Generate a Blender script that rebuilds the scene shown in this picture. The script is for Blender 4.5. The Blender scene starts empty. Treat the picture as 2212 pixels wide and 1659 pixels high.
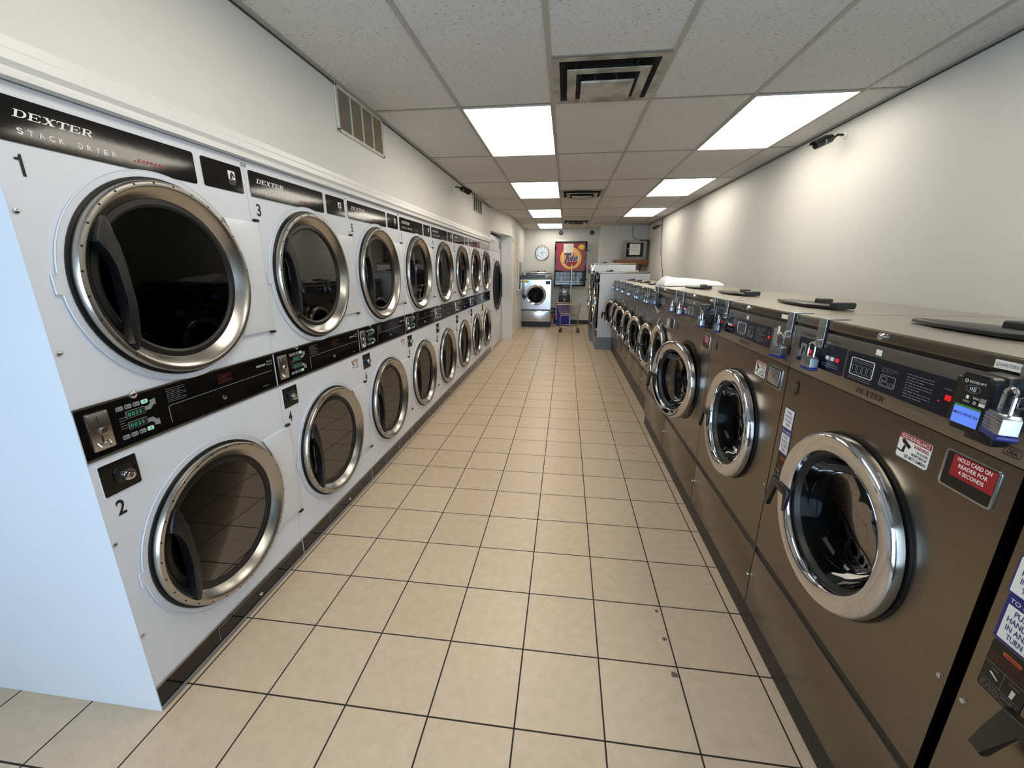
import bpy, bmesh, math, random
from mathutils import Vector, Matrix
random.seed(7)
PI = math.pi
SC = bpy.context.scene
COL = SC.collection

# ------------------------------------------------------------------ camera
def make_camera():
    f, pitch, yaw, roll, H = 885.46, math.radians(15.762), math.radians(-7.204), math.radians(0.157), 1.512
    F = Vector((math.sin(yaw) * math.cos(pitch), math.cos(yaw) * math.cos(pitch), -math.sin(pitch)))
    R = Vector((math.cos(yaw), -math.sin(yaw), 0)); U = R.cross(F)
    R2 = math.cos(roll) * R + math.sin(roll) * U
    U2 = -math.sin(roll) * R + math.cos(roll) * U
    cd = bpy.data.cameras.new('camera'); co = bpy.data.objects.new('camera', cd); COL.objects.link(co)
    m = Matrix((( R2.x, U2.x, -F.x, 0), (R2.y, U2.y, -F.y, 0), (R2.z, U2.z, -F.z, H), (0, 0, 0, 1)))
    co.matrix_world = m
    cd.sensor_width = 36.0; cd.sensor_fit = 'HORIZONTAL'; cd.lens = f / 2212.0 * 36.0
    cd.clip_start = 0.02; cd.clip_end = 60
    SC.camera = co
make_camera()

# ------------------------------------------------------------------ daylight and exposure
LAMP = 8.0          # strength of the ceiling diffusers
DAY = 7.6           # strength of the sky outside the shop front
w = bpy.data.worlds.new('world'); SC.world = w; w.use_nodes = True
bg = w.node_tree.nodes['Background']
bg.inputs['Color'].default_value = (0.60, 0.80, 1.0, 1); bg.inputs['Strength'].default_value = DAY
pl = bpy.data.lights.new('shop_window_portal', 'AREA'); pl.shape = 'RECTANGLE'; pl.size = 4.2; pl.size_y = 2.2
po = bpy.data.objects.new('shop_window_portal', pl); COL.objects.link(po)
po.location = (-0.25, -1.95, 1.3); po.rotation_euler = (PI / 2, 0, 0)     # faces +y, into the room
pl.cycles.is_portal = True
SC.view_settings.view_transform = 'Standard'; SC.view_settings.look = 'None'
SC.view_settings.exposure = 0.0; SC.view_settings.gamma = 1.0; SC.view_settings.use_curve_mapping = False
SC.cycles.use_denoising = True
SC.cycles.max_bounces = 8; SC.cycles.diffuse_bounces = 4; SC.cycles.glossy_bounces = 4
SC.cycles.transparent_max_bounces = 12; SC.cycles.sample_clamp_indirect = 6.0
SC.cycles.caustics_reflective = False; SC.cycles.caustics_refractive = False

# ------------------------------------------------------------------ materials
def lin(c):
    return tuple((x / 255 / 12.92) if x / 255 <= 0.04045 else ((x / 255 + 0.055) / 1.055) ** 2.4 for x in c)
MATS = {}
def mat(name, rgb=(200, 200, 200), rough=0.5, metal=0.0, emit=None, es=0.0, spec=0.5, coat=0.0, noise=0.0, nscale=8.0,
        bump=0.0, bscale=60.0, aniso=None, stretch=(1, 1, 1)):
    m = bpy.data.materials.new(name); m.use_nodes = True
    nt = m.node_tree; b = nt.nodes['Principled BSDF']
    c = (*lin(rgb), 1)
    b.inputs['Base Color'].default_value = c
    b.inputs['Roughness'].default_value = rough; b.inputs['Metallic'].default_value = metal
    b.inputs['Specular IOR Level'].default_value = spec
    if coat: b.inputs['Coat Weight'].default_value = coat; b.inputs['Coat Roughness'].default_value = 0.05
    if emit: b.inputs['Emission Color'].default_value = (*lin(emit), 1); b.inputs['Emission Strength'].default_value = es
    if noise or bump:
        tc = nt.nodes.new('ShaderNodeTexCoord'); mp = nt.nodes.new('ShaderNodeMapping')
        mp.inputs['Scale'].default_value = stretch; nt.links.new(tc.outputs['Object'], mp.inputs['Vector'])
    if noise:
        n = nt.nodes.new('ShaderNodeTexNoise'); n.inputs['Scale'].default_value = nscale; n.inputs['Detail'].default_value = 4
        nt.links.new(mp.outputs['Vector'], n.inputs['Vector'])
        mx = nt.nodes.new('ShaderNodeMix'); mx.data_type = 'RGBA'
        mx.inputs[6].default_value = tuple(x * (1 - noise) for x in c[:3]) + (1,)
        mx.inputs[7].default_value = tuple(min(1, x * (1 + noise)) for x in c[:3]) + (1,)
        nt.links.new(n.outputs['Fac'], mx.inputs[0]); nt.links.new(mx.outputs[2], b.inputs['Base Color'])
    if bump:
        n2 = nt.nodes.new('ShaderNodeTexNoise'); n2.inputs['Scale'].default_value = bscale; n2.inputs['Detail'].default_value = 3
        nt.links.new(mp.outputs['Vector'], n2.inputs['Vector'])
        bp = nt.nodes.new('ShaderNodeBump'); bp.inputs['Strength'].default_value = bump; bp.inputs['Distance'].default_value = 0.002
        nt.links.new(n2.outputs['Fac'], bp.inputs['Height']); nt.links.new(bp.outputs['Normal'], b.inputs['Normal'])
    MATS[name] = m
    return m
mat('wall_paint', (212, 211, 207), 0.6, noise=0.03, nscale=3, bump=0.12, bscale=180)
mat('white_enamel', (207, 210, 218), 0.32, noise=0.02, nscale=5, bump=0.04, bscale=260)
mat('white_trim', (216, 215, 214), 0.35)
mat('gloss_black', (9, 9, 10), 0.07, bump=0.04, bscale=18)
mat('satin_black', (14, 14, 15), 0.4, noise=0.2, nscale=12)
mat('rubber', (8, 8, 9), 0.45)
mat('black_plastic', (14, 15, 18), 0.38)
mat('ring_steel', (176, 173, 168), 0.24, 1.0, noise=0.06, nscale=14)
mat('steel', (124, 117, 106), 0.27, 1.0, noise=0.1, nscale=7, stretch=(1, 1, 6), bump=0.02, bscale=240)
mat('panel_steel', (138, 134, 128), 0.3, 1.0, noise=0.05, nscale=9)
mat('lid_steel', (176, 170, 158), 0.3, 1.0, noise=0.08, nscale=6, bump=0.06, bscale=150)
mat('bright_steel', (206, 211, 220), 0.16, 1.0, noise=0.03, nscale=5, bump=0.25, bscale=4)
mat('lock_steel', (150, 156, 166), 0.25, 1.0, noise=0.08, nscale=60)
mat('chrome', (205, 206, 210), 0.07, 1.0)
mat('galvanised', (168, 172, 176), 0.3, 1.0, noise=0.1, nscale=40)
mat('navy_panel', (14, 18, 34), 0.22, noise=0.15, nscale=10)
mat('navy', (26, 34, 110), 0.4)
mat('print_white', (225, 225, 222), 0.5)
mat('print_grey', (128, 130, 134), 0.5)
mat('print_black', (14, 14, 14), 0.5)
mat('print_red', (146, 24, 34), 0.45)
mat('print_orange', (190, 80, 40), 0.5)
mat('dull_red_print', (96, 22, 14), 0.5)
mat('paper', (226, 224, 216), 0.7)
mat('led_green', (20, 90, 60), 0.4, emit=(70, 230, 170), es=0.45)
mat('button_green', (190, 225, 200), 0.4, emit=(150, 235, 190), es=0.05)
mat('led_red', (120, 10, 10), 0.4, emit=(255, 30, 30), es=0.6)
mat('screen_blue', (70, 100, 200), 0.3, emit=(96, 132, 230), es=0.75)
mat('screen_green', (40, 90, 50), 0.3, emit=(60, 130, 60), es=0.4)
mat('drum_steel', (62, 60, 58), 0.3, 1.0)
mat('grime', (70, 66, 62), 0.8)
mat('soot', (38, 35, 31), 0.85)
mat('wood', (122, 70, 34), 0.5, noise=0.35, nscale=3, stretch=(1, 1, 9))
mat('tv_silver', (132, 130, 124), 0.4, 0.4)
mat('door_paint', (214, 210, 198), 0.45, noise=0.05, nscale=4)
mat('blue_plastic', (24, 30, 150), 0.4)
mat('vinyl_base', (26, 28, 34), 0.4)
mat('grey_plinth', (120, 126, 136), 0.5, noise=0.12, nscale=6)
mat('vent_paint', (196, 192, 180), 0.5)
mat('vent_dark', (18, 16, 14), 0.8)
mat('tbar', (170, 166, 156), 0.5)
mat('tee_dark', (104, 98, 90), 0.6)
mat('yellow', (236, 190, 60), 0.5)
mat('tide_red', (140, 28, 52), 0.35, noise=0.12, nscale=3)
mat('tide_orange', (226, 150, 70), 0.45)
mat('yellow_tag', (206, 214, 70), 0.5)
mat('clear_red', (150, 60, 40), 0.5)
mat('cable', (60, 58, 52), 0.6)
mat('cart_wire', (170, 160, 140), 0.3, 0.8)

def glass(name, tint, gloss=0.06, rough=0.02, ior=1.5, gcol=.9):
    m = bpy.data.materials.new(name); m.use_nodes = True; nt = m.node_tree; nt.nodes.clear()
    o = nt.nodes.new('ShaderNodeOutputMaterial'); t = nt.nodes.new('ShaderNodeBsdfTransparent'); g = nt.nodes.new('ShaderNodeBsdfGlossy')
    t.inputs['Color'].default_value = (*tint, 1); g.inputs['Roughness'].default_value = rough; g.inputs['Color'].default_value = (gcol, gcol, gcol, 1)
    fr = nt.nodes.new('ShaderNodeFresnel'); fr.inputs['IOR'].default_value = ior
    ad = nt.nodes.new('ShaderNodeMath'); ad.operation = 'ADD'; ad.inputs[1].default_value = gloss; ad.use_clamp = True
    mx = nt.nodes.new('ShaderNodeMixShader')
    nt.links.new(fr.outputs[0], ad.inputs[0]); nt.links.new(ad.outputs[0], mx.inputs[0])
    nt.links.new(t.outputs[0], mx.inputs[1]); nt.links.new(g.outputs[0], mx.inputs[2]); nt.links.new(mx.outputs[0], o.inputs[0])
    MATS[name] = m
glass('dark_glass', (0.06, 0.06, 0.06), 0.0, ior=1.28, gcol=.15)
glass('black_glass', (0.03, 0.03, 0.03), 0.0, ior=1.2, gcol=.15)
glass('window_glass', (0.96, 0.97, 0.97), 0.0)
glass('clear_glass', (0.34, 0.35, 0.36), 0.0, ior=1.3, gcol=.24)
glass('vendor_glass', (0.8, 0.8, 0.8), 0.0, gcol=.4)
glass('clear_plastic', (0.8, 0.8, 0.8), 0.05, 0.1)

def perforated(name, base, pitch=0.016, R=0.24):
    """rows of round holes: polar on the drum wall, square grid on its back"""
    m = bpy.data.materials.new(name); m.use_nodes = True; nt = m.node_tree; b = nt.nodes['Principled BSDF']
    b.inputs['Metallic'].default_value = 0.9; b.inputs['Roughness'].default_value = 0.4
    N = nt.nodes.new; L = nt.links.new
    tc = N('ShaderNodeTexCoord'); sp = N('ShaderNodeSeparateXYZ'); L(tc.outputs['Object'], sp.inputs[0])
    at = N('ShaderNodeMath'); at.operation = 'ARCTAN2'; L(sp.outputs[2], at.inputs[0]); L(sp.outputs[0], at.inputs[1])
    ml = N('ShaderNodeMath'); ml.operation = 'MULTIPLY'; ml.inputs[1].default_value = R; L(at.outputs[0], ml.inputs[0])
    c1 = N('ShaderNodeCombineXYZ'); L(ml.outputs[0], c1.inputs[0]); L(sp.outputs[1], c1.inputs[1])
    c2 = N('ShaderNodeCombineXYZ'); L(sp.outputs[0], c2.inputs[0]); L(sp.outputs[2], c2.inputs[1])
    ns = N('ShaderNodeSeparateXYZ'); L(tc.outputs['Normal'], ns.inputs[0]); ab = N('ShaderNodeMath'); ab.operation = 'ABSOLUTE'; L(ns.outputs[1], ab.inputs[0])
    gt = N('ShaderNodeMath'); gt.operation = 'GREATER_THAN'; gt.inputs[1].default_value = .7; L(ab.outputs[0], gt.inputs[0])
    mv = N('ShaderNodeMix'); mv.data_type = 'VECTOR'; L(gt.outputs[0], mv.inputs[0]); L(c1.outputs[0], mv.inputs[4]); L(c2.outputs[0], mv.inputs[5])
    v = N('ShaderNodeTexVoronoi'); v.voronoi_dimensions = '2D'; v.inputs['Scale'].default_value = 1 / pitch; v.inputs['Randomness'].default_value = 0.0
    r = N('ShaderNodeValToRGB'); r.color_ramp.elements[0].position = 0.20; r.color_ramp.elements[1].position = 0.26
    r.color_ramp.elements[0].color = (0.005, 0.005, 0.005, 1); r.color_ramp.elements[1].color = (*lin(base), 1)
    L(mv.outputs[1], v.inputs['Vector']); L(v.outputs['Distance'], r.inputs[0]); L(r.outputs[0], b.inputs['Base Color'])
    MATS[name] = m
perforated('perforated_drum', (74, 72, 70))
perforated('perforated_dark', (86, 86, 88), 0.012)

def floor_material():
    m = bpy.data.materials.new('floor_tile'); m.use_nodes = True; nt = m.node_tree; b = nt.nodes['Principled BSDF']
    g = nt.nodes.new('ShaderNodeNewGeometry'); mp = nt.nodes.new('ShaderNodeMapping')
    T = 0.3048
    mp.inputs['Location'].default_value = (0.4236 + 20 * T, -1.0203 + 20 * T, 0)
    nt.links.new(g.outputs['Position'], mp.inputs['Vector'])
    br = nt.nodes.new('ShaderNodeTexBrick'); br.offset = 0.0; br.squash = 1.0
    br.inputs['Scale'].default_value = 1.0; br.inputs['Brick Width'].default_value = T; br.inputs['Row Height'].default_value = T
    br.inputs['Mortar Size'].default_value = 0.0031; br.inputs['Mortar Smooth'].default_value = 0.1; br.inputs['Bias'].default_value = 0
    br.inputs['Color1'].default_value = (*lin((208, 186, 160)), 1); br.inputs['Color2'].default_value = (*lin((202, 180, 154)), 1)
    br.inputs['Mortar'].default_value = (*lin((42, 32, 31)), 1)
    nt.links.new(mp.outputs['Vector'], br.inputs['Vector'])
    n = nt.nodes.new('ShaderNodeTexNoise'); n.inputs['Scale'].default_value = 22; n.inputs['Detail'].default_value = 8; n.inputs['Roughness'].default_value = 0.7
    nt.links.new(g.outputs['Position'], n.inputs['Vector'])
    r = nt.nodes.new('ShaderNodeValToRGB'); r.color_ramp.elements[0].position = 0.3; r.color_ramp.elements[1].position = 0.7
    r.color_ramp.elements[0].color = (0.86, 0.85, 0.84, 1); r.color_ramp.elements[1].color = (1.04, 1.04, 1.04, 1)
    nt.links.new(n.outputs['Fac'], r.inputs[0])
    mx = nt.nodes.new('ShaderNodeMix'); mx.data_type = 'RGBA'; mx.blend_type = 'MULTIPLY'; mx.inputs[0].default_value = 1
    nt.links.new(br.outputs['Color'], mx.inputs[6]); nt.links.new(r.outputs[0], mx.inputs[7])
    nt.links.new(mx.outputs[2], b.inputs['Base Color'])
    mr = nt.nodes.new('ShaderNodeMapRange'); mr.inputs[3].default_value = 0.36; mr.inputs[4].default_value = 0.8
    nt.links.new(br.outputs['Fac'], mr.inputs[0]); nt.links.new(mr.outputs[0], b.inputs['Roughness'])
    bp = nt.nodes.new('ShaderNodeBump'); bp.inputs['Distance'].default_value = 0.003; bp.inputs['Strength'].default_value = 0.5; bp.invert = True
    nt.links.new(br.outputs['Fac'], bp.inputs['Height']); nt.links.new(bp.outputs['Normal'], b.inputs['Normal'])
    b.inputs['Specular IOR Level'].default_value = 0.45
    MATS['floor_tile'] = m
floor_material()

def ceiling_material():
    m = bpy.data.materials.new('ceiling_tile'); m.use_nodes = True; nt = m.node_tree; b = nt.nodes['Principled BSDF']
    g = nt.nodes.new('ShaderNodeNewGeometry')
    mp = nt.nodes.new('ShaderNodeMapping'); mp.inputs['Scale'].default_value = (55, 150, 100)
    nt.links.new(g.outputs['Position'], mp.inputs['Vector'])
    n = nt.nodes.new('ShaderNodeTexNoise'); n.inputs['Scale'].default_value = 1.0; n.inputs['Detail'].default_value = 2.0
    nt.links.new(mp.outputs['Vector'], n.inputs['Vector'])
    r = nt.nodes.new('ShaderNodeValToRGB'); r.color_ramp.elements[0].position = 0.31; r.color_ramp.elements[1].position = 0.37
    r.color_ramp.elements[0].color = (*lin((120, 114, 108)), 1); r.color_ramp.elements[1].color = (*lin((212, 210, 206)), 1)
    nt.links.new(n.outputs['Fac'], r.inputs[0])
    n2 = nt.nodes.new('ShaderNodeTexNoise'); n2.inputs['Scale'].default_value = 130; n2.inputs['Detail'].default_value = 3
    nt.links.new(g.outputs['Position'], n2.inputs['Vector'])
    r2 = nt.nodes.new('ShaderNodeMapRange'); r2.inputs[3].default_value = 0.86; r2.inputs[4].default_value = 1.1
    nt.links.new(n2.outputs['Fac'], r2.inputs[0])
    mx = nt.nodes.new('ShaderNodeMix'); mx.data_type = 'RGBA'; mx.blend_type = 'MULTIPLY'; mx.inputs[0].default_value = 1
    nt.links.new(r.outputs[0], mx.inputs[6]); nt.links.new(r2.outputs[0], mx.inputs[7])
    nt.links.new(mx.outputs[2], b.inputs['Base Color']); b.inputs['Roughness'].default_value = 0.9
    bp = nt.nodes.new('ShaderNodeBump'); bp.inputs['Strength'].default_value = 0.25; bp.inputs['Distance'].default_value = 0.002
    nt.links.new(n.outputs['Fac'], bp.inputs['Height']); nt.links.new(bp.outputs['Normal'], b.inputs['Normal'])
    MATS['ceiling_tile'] = m
ceiling_material()

def lamp_material():
    m = bpy.data.materials.new('lamp_diffuser'); m.use_nodes = True; nt = m.node_tree; nt.nodes.clear()
    o = nt.nodes.new('ShaderNodeOutputMaterial'); e = nt.nodes.new('ShaderNodeEmission')
    tc = nt.nodes.new('ShaderNodeTexCoord'); sx = nt.nodes.new('ShaderNodeSeparateXYZ'); nt.links.new(tc.outputs['Object'], sx.inputs[0])
    # two tubes behind the acrylic
    a = nt.nodes.new('ShaderNodeMath'); a.operation = 'ABSOLUTE'; nt.links.new(sx.outputs[0], a.inputs[0])
    s = nt.nodes.new('ShaderNodeMath'); s.operation = 'SUBTRACT'; s.inputs[1].default_value = 0.14; nt.links.new(a.outputs[0], s.inputs[0])
    a2 = nt.nodes.new('ShaderNodeMath'); a2.operation = 'ABSOLUTE'; nt.links.new(s.outputs[0], a2.inputs[0])
    mr = nt.nodes.new('ShaderNodeMapRange'); mr.inputs[1].default_value = 0.0; mr.inputs[2].default_value = 0.16
    mr.inputs[3].default_value = LAMP * 1.25; mr.inputs[4].default_value = LAMP * 0.75; nt.links.new(a2.outputs[0], mr.inputs[0])
    e.inputs['Color'].default_value = (*lin((255, 246, 228)), 1)
    nt.links.new(mr.outputs[0], e.inputs['Strength']); nt.links.new(e.outputs[0], o.inputs[0])
    MATS['lamp_diffuser'] = m
lamp_material()

# ------------------------------------------------------------------ mesh builder: face coordinates u (right), v (up), w (towards the viewer)
class MB:
    def __init__(s): s.v = []; s.f = []; s.m = []; s.sm = []; s.mats = []
    def mi(s, name):
        if name not in s.mats: s.mats.append(name)
        return s.mats.index(name)
    def add(s, vs, fs, m, smooth=False, xf=None):
        o = len(s.v)
        for p in vs:
            if xf: p = xf(p)
            s.v.append(Vector(p))
        k = s.mi(m)
        for f in fs: s.f.append([o + i for i in f]); s.m.append(k); s.sm.append(smooth)
    def addbm(s, bm, m, smooth=False, xf=None):
        bm.verts.index_update()
        s.add([v.co.copy() for v in bm.verts], [[v.index for v in f.verts] for f in bm.faces], m, smooth, xf); bm.free()
    def box(s, u0, u1, v0, v1, w0, w1, m, bev=0.0, xf=None, seg=2):
        bm = bmesh.new()
        vs = [bm.verts.new((x, y, z)) for z in (w0, w1) for y in (v0, v1) for x in (u0, u1)]
        for f in ((0, 2, 3, 1), (4, 5, 7, 6), (0, 1, 5, 4), (2, 6, 7, 3), (0, 4, 6, 2), (1, 3, 7, 5)): bm.faces.new([vs[i] for i in f])
        if bev: bmesh.ops.bevel(bm, geom=list(bm.edges), offset=bev, segments=seg, profile=0.5, affect='EDGES', clamp_overlap=True)
        s.addbm(bm, m, bool(bev), xf)
    def prism(s, pts, w0, w1, m, bev=0.0, xf=None, smooth=False):
        bm = bmesh.new()
        a = [bm.verts.new((p[0], p[1], w0)) for p in pts]; b = [bm.verts.new((p[0], p[1], w1)) for p in pts]; n = len(pts)
        bm.faces.new(a[::-1]); top = bm.faces.new(b)
        for i in range(n): bm.faces.new((a[i], a[(i + 1) % n], b[(i + 1) % n], b[i]))
        if bev: bmesh.ops.bevel(bm, geom=list(top.edges), offset=bev, segments=2, profile=0.5, affect='EDGES', clamp_overlap=True)
        s.addbm(bm, m, smooth or bool(bev), xf)
    def lathe(s, cu, cv, prof, m, n=64, xf=None, a0=0.0, a1=2 * PI, smooth=True):
        full = abs(a1 - a0 - 2 * PI) < 1e-6; k = n if full else n + 1; vs = []; fs = []
        for r, w_ in prof:
            for i in range(k):
                t = a0 + (a1 - a0) * i / n
                vs.append((cu + r * math.cos(t), cv + r * math.sin(t), w_))
        for j in range(len(prof) - 1):
            for i in range(n):
                i2 = (i + 1) % k
                fs.append((j * k + i, j * k + i2, (j + 1) * k + i2, (j + 1) * k + i))
        s.add(vs, fs, m, smooth, xf)
    def disc(s, cu, cv, r, w_, m, n=32, xf=None):
        s.add([(cu + r * math.cos(2 * PI * i / n), cv + r * math.sin(2 * PI * i / n), w_) for i in range(n)], [list(range(n))], m, False, xf)
    def flat(s, pts, w_, m, xf=None):
        s.add([(p[0], p[1], w_) for p in pts], [list(range(len(pts)))], m, False, xf)
    def ring_plate(s, outer, cu, cv, r, w0, w1, m, inner_wall=True):
        pts = sorted(outer, key=lambda p: math.atan2(p[1] - cv, p[0] - cu)); n = len(pts); vs = []
        for p in pts:
            t = math.atan2(p[1] - cv, p[0] - cu)
            vs += [(p[0], p[1], w1), (cu + r * math.cos(t), cv + r * math.sin(t), w1), (p[0], p[1], w0), (cu + r * math.cos(t), cv + r * math.sin(t), w0)]
        fs = []
        for i in range(n):
            a, b = 4 * i, 4 * ((i + 1) % n)
            fs += [(a + 1, a, b, b + 1), (a, a + 2, b + 2, b)]
            if inner_wall: fs.append((a + 1, b + 1, b + 3, a + 3))
        s.add(vs, fs, m)
    def tube(s, pts, r, m, n=8, xf=None, caps=True, closed=False):
        pts = [Vector(p) for p in pts]; vs = []; fs = []; k = len(pts); up = None
        for i, p in enumerate(pts):
            if closed: d = pts[(i + 1) % k] - pts[i - 1]
            else: d = pts[min(i + 1, k - 1)] - pts[max(i - 1, 0)]
            d.normalize()
            if up is None: up = Vector((0, 0, 1)) if abs(d.z) < 0.9 else Vector((1, 0, 0))
            a = d.cross(up).normalized(); up = a.cross(d).normalized()
            rr = r[i] if isinstance(r, (list, tuple)) else r
            for j in range(n):
                t = 2 * PI * j / n; vs.append(p + (a * math.cos(t) + up * math.sin(t)) * rr)
        for i in range(k if closed else k - 1):
            for j in range(n):
                i2 = (i + 1) % k
                fs.append((i * n + j, i * n + (j + 1) % n, i2 * n + (j + 1) % n, i2 * n + j))
        if caps and not closed: fs += [list(range(n))[::-1], [(k - 1) * n + j for j in range(n)]]
        s.add(vs, fs, m, True, xf)
    def text(s, string, u0, u1, v0, v1, w_, m, shear=0.0, bold=0.0, space=1.0, align=None, xf=None, rot=0.0):
        """printed lettering fitted into the box u0..u1 x v0..v1"""
        vs, fs, bb = glyphs(string, bold, space, align)
        sx = (u1 - u0) / max(1e-6, bb[1] - bb[0]); sy = (v1 - v0) / max(1e-6, bb[3] - bb[2])
        out = []
        for x, y in vs:
            X = u0 + (x - bb[0]) * sx; Y = v0 + (y - bb[2]) * sy
            out.append((X + (Y - v0) * shear, Y, w_))
        s.add(out, fs, m, False, xf)
    def build(s, name, parent=None, space='face', loc=None, auto=True):
        me = bpy.data.meshes.new(name)
        if space == 'face': vv = [(p.x, -p.z, p.y) for p in s.v]
        else: vv = [tuple(p) for p in s.v]
        me.from_pydata(vv, [], s.f)
        for n in s.mats: me.materials.append(MATS[n])
        me.polygons.foreach_set('material_index', s.m); me.polygons.foreach_set('use_smooth', s.sm)
        me.update()
        bm = bmesh.new(); bm.from_mesh(me)
        if auto:
            bmesh.ops.remove_doubles(bm, verts=bm.verts, dist=1e-6)
            bmesh.ops.recalc_face_normals(bm, faces=bm.faces)
        for e in bm.edges:
            if len(e.link_faces) == 2:
                if e.calc_face_angle(0) > math.radians(38): e.smooth = False
        bm.to_mesh(me); bm.free()
        o = bpy.data.objects.new(name, me); COL.objects.link(o)
        if parent: o.parent = parent
        if loc: o.location = loc
        return o

_G = {}
def glyphs(string, bold, space, align):
    key = (string, bold, space, align)
    if key in _G: return _G[key]
    cu = bpy.data.curves.new('lettering_source', 'FONT'); cu.body = string; cu.size = 1; cu.offset = bold; cu.space_character = space
    cu.resolution_u = 3
    if align: cu.align_x = align
    ob = bpy.data.objects.new('lettering_source', cu); COL.objects.link(ob)
    dg = bpy.context.evaluated_depsgraph_get(); me = ob.evaluated_get(dg).to_mesh()
    vs = [(v.co.x, v.co.y) for v in me.vertices]; fs = [list(p.vertices) for p in me.polygons]
    ob.evaluated_get(dg).to_mesh_clear(); bpy.data.objects.remove(ob); bpy.data.curves.remove(cu)
    bb = (min(v[0] for v in vs), max(v[0] for v in vs), min(v[1] for v in vs), max(v[1] for v in vs))
    _G[key] = (vs, fs, bb); return _G[key]

def rr(u0, u1, v0, v1, r, n=5):
    pts = []
    for cx, cy, a in ((u1 - r, v1 - r, 0), (u0 + r, v1 - r, 90), (u0 + r, v0 + r, 180), (u1 - r, v0 + r, 270)):
        for i in range(n + 1):
            t = math.radians(a + 90 * i / n); pts.append((cx + r * math.cos(t), cy + r * math.sin(t)))
    return pts
def rect_pts(u0, u1, v0, v1, cu, cv, n=96):
    """points on a rectangle at even angles about (cu, cv), corners included"""
    angs = [2 * PI * i / n - PI for i in range(n)]
    angs += [math.atan2(v - cv, u - cu) for u in (u0, u1) for v in (v0, v1)]
    out = []
    for t in sorted(angs):
        c, s_ = math.cos(t), math.sin(t)
        k = min(((u1 - cu) / c if c > 1e-9 else (u0 - cu) / c if c < -1e-9 else 1e9), ((v1 - cv) / s_ if s_ > 1e-9 else (v0 - cv) / s_ if s_ < -1e-9 else 1e9))
        out.append((cu + c * k, cv + s_ * k))
    return out

# slab serif capitals for the maker's lettering, unit cell
def slab(ch):
    R = lambda a, b, c, d: [(a, b), (c, b), (c, d), (a, d)]
    if ch == 'D':
        P = [R(0, 0, .5, .09), R(0, .91, .5, 1), R(.12, 0, .32, 1)]
        arc = []
        for i in range(13):
            t = -PI / 2 + PI * i / 12; arc.append((.5 + .46 * math.cos(t), .5 + .5 * math.sin(t)))
        inn = []
        for i in range(13):
            t = -PI / 2 + PI * i / 12; inn.append((.5 + .26 * math.cos(t), .5 + .41 * math.sin(t)))
        for i in range(12): P.append([arc[i], arc[i + 1], inn[i + 1], inn[i]])
        return P
    if ch == 'E': return [R(.12, 0, .32, 1), R(0, 0, .9, .09), R(0, .91, .86, 1), R(.32, .46, .66, .54), R(.6, .36, .68, .64), [(.78, 0), (.92, 0), (.96, .28), (.88, .28)], [(.78, 1), (.86, .72), (.9, .72), (.9, 1)]]
    if ch == 'X': return [[(.1, 1), (.36, 1), (.94, 0), (.68, 0)], [(.78, 1), (.88, 1), (.26, 0), (.14, 0)], R(0, .92, .44, 1), R(.62, .92, 1, 1), R(0, 0, .4, .08), R(.56, 0, 1, .08)]
    if ch == 'T': return [R(.42, 0, .62, 1), R(.06, .9, .98, 1), R(.26, 0, .78, .08), [(.04, 1), (.14, 1), (.1, .68), (.04, .68)], [(.9, 1), (1, 1), (1, .68), (.94, .68)]]
    if ch == 'R':
        P = [R(.12, 0, .32, 1), R(0, 0, .44, .08), R(0, .92, .55, 1), R(.32, .46, .55, .54), [(.46, .5), (.64, .5), (.92, .08), (.7, .08)], R(.66, 0, 1, .08)]
        arc = [(.55 + .33 * math.cos(-PI / 2 + PI * i / 10), .73 + .27 * math.sin(-PI / 2 + PI * i / 10)) for i in range(11)]
        inn = [(.55 + .15 * math.cos(-PI / 2 + PI * i / 10), .73 + .19 * math.sin(-PI / 2 + PI * i / 10)) for i in range(11)]
        for i in range(10): P.append([arc[i], arc[i + 1], inn[i + 1], inn[i]])
        return P
def slab_word(mb, word, u0, u1, v0, v1, w_, m, shear=0.3):
    n = len(word); cw = (u1 - u0) / n
    for i, ch in enumerate(word):
        for poly in slab(ch):
            pts = []
            for x, y in poly:
                Y = v0 + y * (v1 - v0); pts.append((u0 + (i + .02 + x * .96) * cw + (Y - v0) * shear, Y))
            mb.flat(pts, w_, m)
def lines(mb, u0, u1, v0, v1, n, w_, m, th=0.28, ragged=True):
    """rows of print too small to read"""
    h = (v1 - v0) / n
    for i in range(n):
        y = v1 - (i + .5) * h; x = u0
        while x < u1 - 0.002:
            L = random.uniform(.006, .016) * (u1 - u0) / 0.08; L = max(L, .002)
            e = min(u1, x + L)
            if ragged and i % 3 == 2 and x > u0 + .6 * (u1 - u0): break
            mb.flat([(x, y - h * th / 2), (e, y - h * th / 2), (e, y + h * th / 2), (x, y + h * th / 2)], w_, m); x = e + (u1 - u0) * .03

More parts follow.
